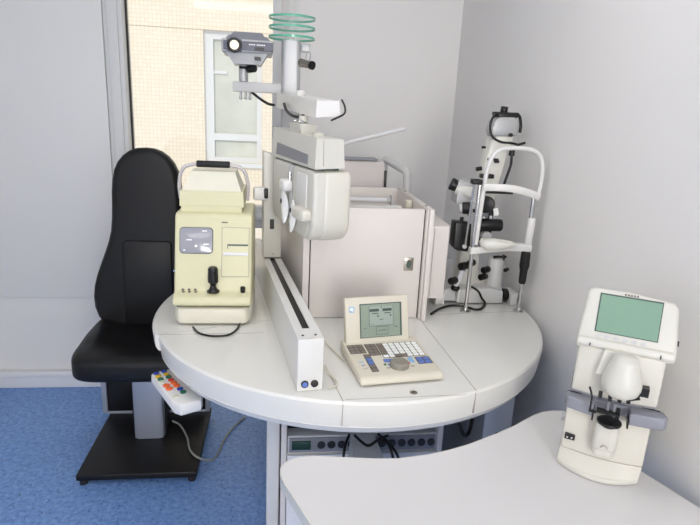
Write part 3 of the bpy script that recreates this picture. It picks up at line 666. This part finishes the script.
# ---------------------------------------------------------------- chart projector
PJ = frame((-.128, 2.44, 0), R(2))
pj = thing('chart_projector', 'grey chart projector with a round lens with a painted warm reflection, on the column bracket', 'projector', (-.128, 2.44, 1.637), R(2))
b = MB(PJ); b.prism([(-.105, 1.738), (.092, 1.742), (.094, 1.79), (-.106, 1.79)], -.10, .12, 'Y', bev=.008); bd = b.build('body', 'greymetal', pj)
b = MB(PJ); b.hexa([(-.092, -.09, 1.788), (.082, -.09, 1.788), (.082, .11, 1.788), (-.092, .11, 1.788), (-.080, -.07, 1.805), (.068, -.07, 1.805), (.068, .10, 1.805), (-.080, .10, 1.805)], bev=.003)
b.hexa([(-.075, -.06, 1.804), (.060, -.06, 1.804), (.060, .10, 1.804), (-.075, .10, 1.804), (-.060, -.04, 1.822), (.048, -.04, 1.822), (.048, .09, 1.822), (-.060, .09, 1.822)], bev=.003); b.build('lid', 'bluegrey', bd)
b = MB(PJ); b.hexa([(-.062, -.075, 1.700), (.045, -.075, 1.700), (.045, .08, 1.700), (-.062, .08, 1.700), (-.088, -.09, 1.740), (.070, -.09, 1.742), (.070, .10, 1.742), (-.088, .10, 1.740)], bev=.004); lb = b.build('underside', 'grey', bd)
b = MB(PJ); b.bb((.020, -.093, 1.715), (.044, -.083, 1.728)); b.build('vent', 'black', lb)
b = MB(PJ); b.bb((-.098, -.104, 1.748), (.090, -.098, 1.782), bev=.002); fp = b.build('front_panel', 'darkgrey', bd)
b = MB(PJ); b.bb((-.084, -.112, 1.742), (-.028, -.098, 1.787), bev=.003); o = b.build('lens_surround', 'darkgrey', fp)
b = MB(PJ); b.cyl((-.056, -.124, 1.764), (-.056, -.110, 1.764), .028, bev=.003, n=36); b.build('lens_ring', 'black', o)
b = MB(PJ); b.cyl((-.056, -.1255, 1.764), (-.056, -.1235, 1.764), .0165, n=36); b.build('lens', 'lens', o)
b = MB(PJ); b.bb((.020, -.1065, 1.751), (.056, -.103, 1.762)); b.build('sensor_window', 'black', fp)
b = MB(PJ)
for k in range(7): b.box((.002 + k * .0085 + (.004 if k > 2 else 0), -.1045, 1.7705), (.0055, .001, .0045))
b.build('lettering', 'whitekey', fp)
b = MB(PJ); b.cyl((-.025, .0, 1.637), (-.025, .0, 1.702), .019, n=30); nk = b.build('neck', 'greymetal', pj)
b = MB(PJ); b.cyl((-.005, -.01, 1.685), (.020, -.04, 1.688), .015, bev=.003); b.cyl((-.04, -.02, 1.69), (-.015, -.025, 1.69), .005); b.build('clamp_knob', 'black', nk)

# ---------------------------------------------------------------- control keypad
KA = R(8)
KF = frame((.222, 1.340, TZ), KA)
kp = thing('control_keypad', 'cream control keypad with small keys, grey dial and upright grey-green display', 'keypad', (.222, 1.340, TZ), KA)
b = MB(KF); b.prism([(.0, .005), (.0, .018), (.012, .026), (.20, .040), (.235, .042), (.235, .005)], 0, .240, 'X', bev=.006, ang=25); kb = b.build('casing', 'keyshell', kp)
b = MB(KF); b.bb((.03, .03, .0004), (.21, .2, .006)); b.build('underside', 'palecream', kp)
KS = KF @ Matrix.Translation((0, .012, .026)) @ Matrix.Rotation(math.atan2(.014, .188), 4, 'X')
def key(u, v, du, dv, m, name='key', lab=None, h=.0022):
    b = MB(KS); b.bb((u, v, -.0005), (u + du, v + dv, h), bev=.0006, seg=1); return b.build(name, m, kb, lab)
cw = .0162; ch_ = .0170
def plate(u, v, du, dv):
    b = MB(KS); b.bb((u, v, -.001), (u + du, v + dv, .0006)); b.build('key_field', 'seam', kb)
x0k, yt = .010, .178
plate(.008, yt - 3 * ch_ + .0, 3 * cw, 3 * ch_ + .002)
for r_ in range(3):
    for c_ in range(3):
        key(.0095 + c_ * cw, yt - (r_ + 1) * ch_ + .001, cw - .003, ch_ - .003, 'brownkey')
plate(.062, yt - 4 * ch_, 2 * cw + .002, 4 * ch_ + .002)
for r_ in range(4):
    for c_ in range(2): key(.0635 + c_ * cw, yt - (r_ + 1) * ch_ + .001, cw - .003, ch_ - .003, 'brownkey')
plate(.0985, yt - 5 * ch_ - .001, 7.9 * cw + .001, 5 * ch_ + .003)
for r_ in range(5):
    for c_ in range(7):
        m = 'brownkey' if (c_ == 0 and r_ < 4) or (r_ == 4 and c_ in (2, 3)) else 'whitekey'
        key(.100 + c_ * (cw + .0022), yt - (r_ + 1) * ch_ + .001, cw - .001, ch_ - .003, m)
plate(.042, .022, cw + .004, .098)
for i, m in enumerate(('brownkey', 'brownkey', 'brownkey', 'bluekey', 'brownkey')): key(.0445, .024 + i * .019, cw - .001, .0155, m if i != 2 else 'bluekey')
plate(.188, .046, .044, .040)
for i in range(4): key(.191 + (i % 2) * .0205, .049 + (i // 2) * .018, .017, .014, 'bluekey')
key(.092, .068, .026, .016, 'bluekey'); key(.166, .056, .014, .030, 'paleblue'); key(.086, .052, .007, .007, 'greenkey'); key(.155, .050, .008, .008, 'redkey')
key(.098, .050, .004, .008, 'bluekey'); key(.088, .034, .011, .007, 'lightgreykey'); key(.160, .034, .011, .007, 'lightgreykey')
key(.019, .076, .014, .006, 'paleblue', 'print', h=.0003); key(.022, .058, .010, .005, 'bluekey', 'print', h=.0003); key(.022, .040, .014, .005, 'lightgreykey', 'print', h=.0003)
b = MB(KS); b.lathe([(0, .016), (.020, .016), (.0235, .012), (.025, .0), (0, 0)], (.128, .044, 0), sx=1.1, sy=1.1); b.build('dial', 'dial', kb, 'round grey dial')
# display
KD = KF @ Matrix.Translation((.010, .197, .028)) @ Matrix.Rotation(R(3), 4, 'Z') @ Matrix.Rotation(R(-14), 4, 'X')
b = MB(KD); b.prism(rrect(.0, -.004, .205, .150, .006), 0, .022, 'Y', bev=.003); kd = b.build('display_housing', 'keyshell', kp)
b = MB(KD); b.bb((.045, -.0012, .026), (.181, .002, .130)); sc = b.build('screen', 'bezel', kd)
b = MB(KD); b.bb((.048, -.0022, .028), (.175, 0, .127)); sg = b.build('screen_glass', 'lcd', sc)
b = MB(KD)
def scr(b, x0, z0, x1, z1, y=-.0026): b.bb((x0, y, z0), (x1, y + .0004, z1))
scr(b, .075, .062, .152, .120); b.build('light_area', 'lcdpanel', sc)
b = MB(KD)
for x0, z0, x1, z1 in ((.074, .061, .075, .122), (.152, .061, .153, .122), (.074, .061, .153, .062), (.096, .034, .135, .035), (.096, .034, .097, .058), (.134, .034, .135, .058), (.096, .058, .135, .059),
                       (.076, .105, .106, .113), (.118, .105, .148, .113), (.084, .098, .104, .1005), (.124, .098, .144, .1005), (.101, .088, .105, .094), (.142, .089, .146, .094), (.108, .079, .120, .081), (.113, .116, .116, .120), (.104, .046, .112, .048), (.114, .046, .128, .048), (.155, .055, .166, .057), (.055, .055, .066, .056), (.080, .066, .088, .067)):
    scr(b, x0, z0, x1, z1, -.003)
b.build('screen_marks', 'lcdink', sc)
b = MB(KD); b.bb((.012, -.0008, .106), (.028, .001, .124)); lg = b.build('badge', 'paleblue', kd)
b = MB(KD); b.cyl((.019, -.0016, .116), (.019, 0, .116), .005); b.bb((.022, -.0016, .108), (.0245, 0, .121)); b.build('badge_mark', 'whitekey', lg)

# ---------------------------------------------------------------- slit lamp
sl = thing('slit_lamp', 'white slit lamp with black knobs and eyepieces behind its white chin-rest frame', 'slit lamp', (.80, 2.12, TZ))
def part(name, m, fn, parent=sl, lab=None, smooth=35):
    b = MB(); fn(b); return b.build(name, m, parent, lab, smooth)
y = 1.965
for x in (.728, .940):
    fr = part('post', 'chrome', lambda b: b.cyl((x, y, TZ + .0013), (x + (.004 if x < .8 else 0), y, 1.31 if x < .8 else 1.285), .0075))
    part('post_foot', 'chrome', lambda b: b.lathe([(0, 0), (.020, 0), (.020, .003), (.010, .006), (.008, .012), (0, .012)], (x, y, TZ + .0012)), fr)
part('arch', 'white', lambda b: b.tube([(.741, y, 1.09), (.744, y, 1.20), (.748, y, 1.30), (.752, y, 1.355), (.764, y, 1.405), (.790, y, 1.434), (.83, y, 1.443), (.90, y, 1.441), (.938, y, 1.424), (.956, y, 1.388), (.960, y, 1.33), (.955, y, 1.285)], .01, n=12, flat=(.0095, .008)))
part('post_cap', 'black', lambda b: b.bb((.700, y - .018, 1.312), (.735, y + .018, 1.330), bev=.004))
part('thin_rod', 'chrome', lambda b: b.cyl((.712, y + .03, 1.08), (.714, y + .01, 1.315), .004))
part('forehead_band', 'white', lambda b: b.tube([(.744, y - .010, 1.302), (.78, y - .028, 1.306), (.84, y - .036, 1.304), (.90, y - .028, 1.292), (.957, y - .010, 1.274)], .01, n=14, flat=(.013, .004)))
part('sleeve', 'white', lambda b: b.cyl((.941, y, 1.094), (.944, y, 1.195), .0145, bev=.002))
part('hand_grip', 'rubber', lambda b: b.lathe([(0, 0), (.011, 0), (.0135, .01), (.0145, .05), (.0185, .07), (.0175, .115), (.016, .122), (0, .122)], (.939, y, .942)))
part('chin_bar', 'white', lambda b: b.prism([(.718, 1.056), (.800, 1.064), (.86, 1.070), (.952, 1.070), (.954, 1.094), (.90, 1.098), (.84, 1.092), (.720, 1.080)], y - .016, y + .016, 'Y', bev=.004))
part('chin_rest', 'slitwhite', lambda b: b.sq((.802, y - .022, 1.102), (.053, .036, .028), .9, .7, fn=lambda p: Vector((p.x * (1 + .5 * max(0, p.x / .05) ** 2), p.y, p.z * (1 - .55 * max(0, p.x / .05)) - (.010 if p.z > .012 else 0)))), sl)
part('chin_screw', 'black', lambda b: b.cyl((.852, y - .02, 1.050), (.852, y + .0, 1.050), .005))
# base on its rails
y2 = 2.04
part('base', 'white', lambda b: b.prism([(.716, TZ + .004), (.905, TZ + .004), (.903, .885), (.85, .897), (.72, .890)], y2, 2.20, 'Y', bev=.006))
part('rear_base', 'grey', lambda b: b.hexa([(.655, 2.05, .842), (.715, 2.05, .842), (.80, 2.36, .842), (.70, 2.36, .842), (.66, 2.06, .880), (.71, 2.06, .895), (.79, 2.36, .925), (.71, 2.36, .925)], bev=.006))
ax = part('axle', 'chrome', lambda b: b.cyl((.655, 2.07, .862), (.952, 2.07, .862), .006))
for x0, x1 in ((.628, .664), (.932, .960)):
    o = part('rail_bracket', 'white', lambda b: b.bb((x0, 2.03, TZ + .0012), (x1, 2.11, .880), bev=.003))
part('rail', 'greymetal', lambda b: b.bb((.895, 2.08, .86), (.925, 2.42, .875), bev=.002))
part('gear_wheel', 'rubber', lambda b: b.cyl((.912, 2.07, .862), (.932, 2.07, .862), .024, bev=.002, n=18))
part('lower_arm', 'slitwhite', lambda b: b.prism([(.745, .888), (.868, .888), (.868, .915), (.84, .93), (.82, .95), (.815, 1.03), (.80, 1.05), (.745, 1.05), (.735, 1.03), (.735, .91)], 2.11, 2.17, 'Y', bev=.008))
part('lower_tower', 'white', lambda b: b.lathe([(0, 0), (.040, 0), (.042, .005), (.036, .02), (.033, .024), (.033, .12), (.028, .138), (0, .14)], (.880, 2.10, .868)))
part('tower_ring', 'black', lambda b: b.tube([(.865, 2.085, 1.012), (.878, 2.07, 1.018), (.90, 2.075, 1.014), (.908, 2.09, 1.0)], .005))
for (x, yy, z, r, l) in ((.828, 2.06, .967, .013, .03), (.820, 2.06, .938, .013, .03), (.722, 2.02, .992, .015, .03), (.752, 2.02, 1.005, .014, .02), (.690, 2.03, .930, .014, .028), (.912, 2.06, .968, .008, .02)):
    part('knob', 'black', lambda b: b.cyl((x - l / 2, yy - .01, z), (x + l / 2, yy + .01, z), r, bev=.003))
jp = part('joystick', 'trim', lambda b: b.cyl((.705, 2.05, .89), (.726, 2.03, .975), .009, .012))
part('joystick_foot', 'black', lambda b: b.sph((.708, 2.05, .895), (.018, .018, .014)), jp)
# illumination column: black bars, drum, wheel
for x in (.792, .838):
    part('column_bar', 'black', lambda b: b.bb((x - .008, 2.09, 1.05), (x + .008, 2.115, 1.235), bev=.003))
part('mirror_holder', 'bluegrey', lambda b: b.bb((.800, 2.10, 1.05), (.832, 2.13, 1.21), bev=.002))
dr = part('drum', 'black', lambda b: b.cyl((.772, 2.075, 1.143), (.876, 2.075, 1.143), .024, bev=.006))
part('wheel', 'black', lambda b: b.cyl((.800, 2.06, 1.222), (.812, 2.085, 1.222), .032, bev=.006, n=32))
for (x, z, wd, h, a) in ((.836, 1.200, .018, .028, -.25), (.806, 1.158, .010, .030, 0), (.834, 1.164, .010, .026, 0)):
    part('white_tag', 'whitekey', lambda b: b.box((x, 2.045 if z > 1.19 else 2.086, z), (wd, .002, h), (0, a, 0)))
part('small_knob', 'black', lambda b: b.cyl((.782, 2.06, 1.085), (.782, 2.08, 1.085), .012, bev=.002))
part('small_knob', 'black', lambda b: b.cyl((.845, 2.06, 1.085), (.845, 2.08, 1.085), .010, bev=.002))
part('lower_lens', 'grey', lambda b: b.cyl((.815, 2.05, 1.10), (.815, 2.11, 1.10), .020, bev=.003))
# microscope
mb = part('microscope_body', 'grey', lambda b: b.hexa([(.70, 2.11, 1.215), (.775, 2.09, 1.165), (.785, 2.20, 1.165), (.71, 2.22, 1.215), (.70, 2.11, 1.30), (.775, 2.09, 1.305), (.785, 2.20, 1.305), (.71, 2.22, 1.30)], bev=.010))
part('eyepiece_tube', 'slitwhite', lambda b: b.cyl((.762, 2.12, 1.258), (.704, 2.14, 1.278), .037, .029, bev=.004), mb)
part('eyepiece_cup', 'black', lambda b: b.cyl((.708, 2.138, 1.279), (.679, 2.147, 1.290), .022, .025, bev=.005), mb)
part('focus_ring', 'black', lambda b: b.cyl((.715, 2.08, 1.205), (.742, 2.07, 1.208), .023, bev=.003), mb)
part('focus_ring_cap', 'grey', lambda b: b.cyl((.703, 2.084, 1.203), (.716, 2.08, 1.205), .020, bev=.004), mb)
part('magnifier_block', 'grey', lambda b: b.bb((.742, 2.06, 1.175), (.775, 2.12, 1.235), bev=.004), mb)
part('square_button', 'black', lambda b: b.bb((.750, 2.055, 1.193), (.762, 2.062, 1.207), bev=.002), mb)
pb = part('power_box', 'black', lambda b: b.prism([(.684, 1.060), (.697, 1.046), (.742, 1.040), (.752, 1.052), (.748, 1.150), (.685, 1.156)], 2.05, 2.11, 'Y', bev=.004), sl, 'black power box')
part('power_knob', 'whitekey', lambda b: b.cyl((.728, 2.045, 1.062), (.728, 2.055, 1.062), .0085, bev=.001), pb)
part('box_top_knob', 'black', lambda b: b.cyl((.712, 2.07, 1.150), (.714, 2.07, 1.172), .007), pb)
# illumination tower
tw = part('light_tower', 'slitwhite', lambda b: b.prism([(.800, 1.22), (.872, 1.22), (.885, 1.30), (.905, 1.42), (.915, 1.462), (.835, 1.462), (.820, 1.40)], 2.16, 2.23, 'Y', bev=.008))
part('tower_shade', 'slitwhite', lambda b: b.hexa([(.795, 2.12, 1.255), (.87, 2.12, 1.255), (.87, 2.17, 1.255), (.795, 2.17, 1.255), (.80, 2.12, 1.29), (.875, 2.12, 1.29), (.875, 2.17, 1.29), (.80, 2.17, 1.29)], bev=.004), tw)
part('black_slide', 'black', lambda b: b.bb((.785, 2.10, 1.318), (.835, 2.13, 1.334), bev=.002), tw)
part('black_slide', 'black', lambda b: b.bb((.785, 2.09, 1.262), (.915, 2.11, 1.274), bev=.002), tw)
part('side_screw', 'black', lambda b: b.cyl((.775, 2.14, 1.348), (.795, 2.14, 1.352), .008), tw)
part('side_screw', 'black', lambda b: b.cyl((.788, 2.14, 1.432), (.802, 2.14, 1.432), .005), tw)
part('black_lever', 'black', lambda b: (b.bb((.822, 2.145, 1.383), (.862, 2.16, 1.391)), b.bb((.850, 2.145, 1.374), (.866, 2.16, 1.384))), tw)
lh = part('lamp_housing', 'greymetal', lambda b: b.prism([(.835, 1.470), (.938, 1.478), (.935, 1.535), (.922, 1.550), (.855, 1.548), (.836, 1.530), (.826, 1.50)], 2.165, 2.235, 'Y', bev=.010), sl)
part('lamp_cap', 'black', lambda b: (b.bb((.850, 2.17, 1.546), (.930, 2.23, 1.562), bev=.003), b.bb((.842, 2.18, 1.552), (.938, 2.22, 1.566), bev=.003), b.cyl((.882, 2.2, 1.563), (.884, 2.2, 1.587), .014, bev=.003)), lh)
part('lamp_screw', 'black', lambda b: b.cyl((.905, 2.155, 1.482), (.905, 2.168, 1.482), .007), lh)
part('tower_neck', 'slitwhite', lambda b: b.bb((.852, 2.17, 1.455), (.920, 2.225, 1.475), bev=.003), lh)
part('lamp_lead', 'black', lambda b: b.tube([(.860, 2.19, 1.560), (.83, 2.17, 1.545), (.815, 2.15, 1.510), (.823, 2.14, 1.475), (.86, 2.14, 1.455), (.905, 2.14, 1.452), (.93, 2.14, 1.447)], .0045), lh, 'black lead')
part('lamp_lead', 'black', lambda b: b.tube([(.925, 2.19, 1.562), (.940, 2.18, 1.552), (.945, 2.17, 1.52), (.943, 2.165, 1.492)], .006), lh, 'black lead')
part('lead_clip', 'black', lambda b: (b.cyl((.905, 2.13, 1.405), (.907, 2.13, 1.432), .012, .010), b.tube([(.906, 2.13, 1.408), (.903, 2.12, 1.37), (.880, 2.10, 1.31), (.870, 2.09, 1.27)], .005)), tw, 'black lead and clip')
part('lead_clip', 'black', lambda b: b.box((.935, 2.12, 1.452), (.03, .008, .008), (0, -.3, 0)), tw)
o = MB(); o.tube([atz(431, 314, .8362), atz(440, 308.5, .8362), atz(452, 305.5, .8362), atz(465, 306.5, .8362), atz(475, 309.5, .8362), atz(482, 308, .8362), atz(485, 303, .838), (.785, 1.985, .865), (.765, 1.975, .895), (.735, 1.975, .915)], .0045); o = o.build('cable', 'black')
o['label'] = 'black cable curling on the table in front of the slit lamp'; o['category'] = 'cable'

sl.location = sl.location + Vector((-.022, -.030, 0))

# ---------------------------------------------------------------- lensmeter on the front desk
LA = R(-32); LZ = .7285
LF = frame((.765, 1.082, LZ), LA)
lm = thing('lensmeter', 'off-white lensmeter with a green display, standing on the foreground desk', 'lensmeter', (.765, 1.082, LZ), LA)
def lpart(name, m, fn, parent=lm, lab=None, smooth=35, fr_=None):
    b = MB(fr_ or LF); fn(b); return b.build(name, m, parent, lab, smooth)
def bow(x0, x1, yb, yf, dep, n=16):
    """outline with a bowed front"""
    return [(x0 + (x1 - x0) * k / n, yf - dep * (1 - (2 * k / n - 1) ** 2)) for k in range(n + 1)] + [(x1, yb), (x0, yb)]
lpart('base_plate', 'offwhite', lambda b: b.prism(bow(-.092, .090, .16, .008, .040), .0004, .014, bev=.004))
def loft(b, A, za, B, zb, bev=0):
    t = bmesh.new(); a = [t.verts.new((*p, za)) for p in A]; c = [t.verts.new((*p, zb)) for p in B]
    t.faces.new(a[::-1]); t.faces.new(c)
    for i in range(len(A)): t.faces.new((a[i], a[(i + 1) % len(A)], c[(i + 1) % len(A)], c[i]))
    b._add(t, Matrix.Identity(4), 0, bev, 3, 60)
lpart('lower_body', 'warm', lambda b: (loft(b, bow(-.091, .089, .16, .008, .036), .013, bow(-.089, .092, .16, .012, .012), .045), b.prism(bow(-.089, .093, .16, .012, .012), .045, .17, bev=.004)))
pd = lpart('lens_pedestal', 'offwhite', lambda b: (b.prism(rrect(-.024, -.038, .030, .03, .018), .088, .155, bev=.006), b.prism(rrect(-.021, -.032, .027, .03, .014), .068, .090, bev=.006)))
lpart('lens_rest', 'black', lambda b: b.cyl((.004, -.040, .163), (.004, -.040, .170), .026, bev=.002, n=32), pd, 'black lens rest')
lpart('rest_stem', 'black', lambda b: (b.cyl((.004, -.035, .153), (.004, -.035, .165), .014), b.bb((-.026, -.044, .184), (.022, -.028, .190)), b.bb((.014, -.036, .166), (.022, -.028, .200))), pd)
lpart('lens_pin', 'label', lambda b: (b.cyl((-.004, -.03, .18), (-.004, -.03, .212), .004), b.cyl((.010, -.03, .18), (.010, -.03, .210), .004)), pd)
lpart('emblem', 'softseam', lambda b: b.tube([(-.004, -.0405, .098), (.0, -.0412, .104), (.006, -.0412, .104), (.010, -.0405, .098)], .0012), pd)
sw = lpart('switch', 'black', lambda b: b.bb((-.083, -.003, .076), (-.060, .010, .088), bev=.001), lm, 'black power switch')
lpart('switch_mark', 'grey', lambda b: (b.bb((-.079, -.004, .080), (-.075, -.002, .084)), b.bb((-.069, -.004, .080), (-.065, -.002, .084))), sw)
lpart('side_knob', 'grey', lambda b: b.cyl((-.098, .06, .10), (-.088, .06, .10), .010, bev=.002))
sh = lpart('lens_table', 'bluegrey', lambda b: (b.prism([(-.096, .010), (-.090, -.020), (-.032, -.034), (-.032, .0), (.042, .0), (.042, -.034), (.090, -.028), (.112, -.024), (.120, -.010), (.112, .012), (.096, .014)], .166, .196, bev=.004)), lm, 'grey lens table')
lpart('table_slot', 'black', lambda b: (b.bb((-.0335, -.036, .158), (-.0300, .0, .180)), b.bb((.040, -.036, .158), (.0435, .0, .180)), b.bb((-.092, .008, .1962), (.104, .0105, .1975))), sh)
lpart('neck', 'bluegrey', lambda b: b.prism(bow(-.088, .094, .16, .012, .008), .169, .205))
ub = lpart('upper_body', 'warm', lambda b: b.prism(bow(-.086, .096, .16, .006, .012), .203, .322, bev=.006))
lpart('nose', 'offwhite', lambda b: b.lathe([(0, -.002), (.026, -.001), (.037, .007), (.042, .020), (.042, .034), (.036, .060), (.028, .080), (.022, .092), (0, .094)], (.014, -.026, .232), sy=1.0), ub, smooth=60)
lpart('brow', 'offwhite', lambda b: b.hexa([(-.040, -.022, .268), (.052, -.022, .268), (.046, .02, .268), (-.034, .02, .268), (-.030, -.012, .325), (.042, -.012, .325), (.042, .02, .325), (-.030, .02, .325)], bev=.010), ub)
lpart('badge', 'paleblue', lambda b: (b.box((.002, -.0255, .309), (.006, .002, .006)), b.box((.012, -.0255, .309), (.006, .002, .006))), ub, 'pale blue badge')
for x in (-.024, -.004, .016, .034):
    lpart('contact_pin', 'black', lambda b: b.bb((x - .004, -.050 + abs(x) * .3, .220), (x + .004, -.040 + abs(x) * .3, .234), bev=.001), ub)
lpart('marking_block', 'black', lambda b: (b.bb((.052, -.022, .236), (.072, .0, .256)), b.box((.046, -.03, .232), (.02, .008, .006), (0, -.4, 0))), ub, 'black marking block')
lpart('marking_lever', 'black', lambda b: (b.tube([(-.048, -.035, .238), (-.042, -.045, .226), (-.040, -.046, .215), (-.040, -.046, .185)], .0022), b.bb((-.042, -.048, .183), (-.026, -.042, .188))), ub, 'black lever')
DF = LF @ Matrix.Translation((0, .0, .322)) @ Matrix.Rotation(R(-20), 4, 'X')
def dpart(*a, **k): return lpart(*a, fr_=DF, **k)
dh = lpart('display_head', 'offwhite', lambda b: (b.prism([(-.094, -.004), (.112, -.004), (.112, .022), (.104, .116), (.094, .128), (.01, .137), (-.070, .137), (-.084, .131), (-.092, .03)], .0, .050, 'Y', bev=.008, ang=60),
     b.prism([(-.092, .0), (.110, .0), (.110, .020), (-.092, .020)], -.008, .02, 'Y', bev=.006)), lm, None, 35, DF)
lpart('screen', 'bezel', lambda b: b.bb((-.058, -.0012, .036), (.072, .002, .126)), dh, None, 35, DF)
lpart('screen_glass', 'lcdgreen', lambda b: b.bb((-.055, -.0022, .038), (.070, .0, .1225)), dh, 'green display', 35, DF)
for k in range(6):
    lpart('button', 'grey', lambda b: b.prism([(-.048 + k * .0185 + .0062 * math.cos(R(a)), .027 + .0042 * math.sin(R(a))) for a in range(0, 360, 24)], -.0015, .002, 'Y', bev=.0005), dh, None, 35, DF)
lpart('lettering', 'ink', lambda b: [b.box((-.006 + k * .0062, -.0006, .1295), (.0042, .001, .0042)) for k in range(5)], dh, None, 35, DF)
lpart('hinge_slot', 'black', lambda b: (b.bb((-.064, -.0095, .001), (-.0615, -.004, .008)), b.bb((.080, -.0095, .001), (.0825, -.004, .010))), dh, None, 35, DF)
lpart('side_button', 'black', lambda b: b.bb((.110, .012, .036), (.114, .020, .048)), dh, None, 35, DF)
lpart('display_joint', 'seam', lambda b: b.bb((-.088, .002, .3215), (.098, .12, .3245)))
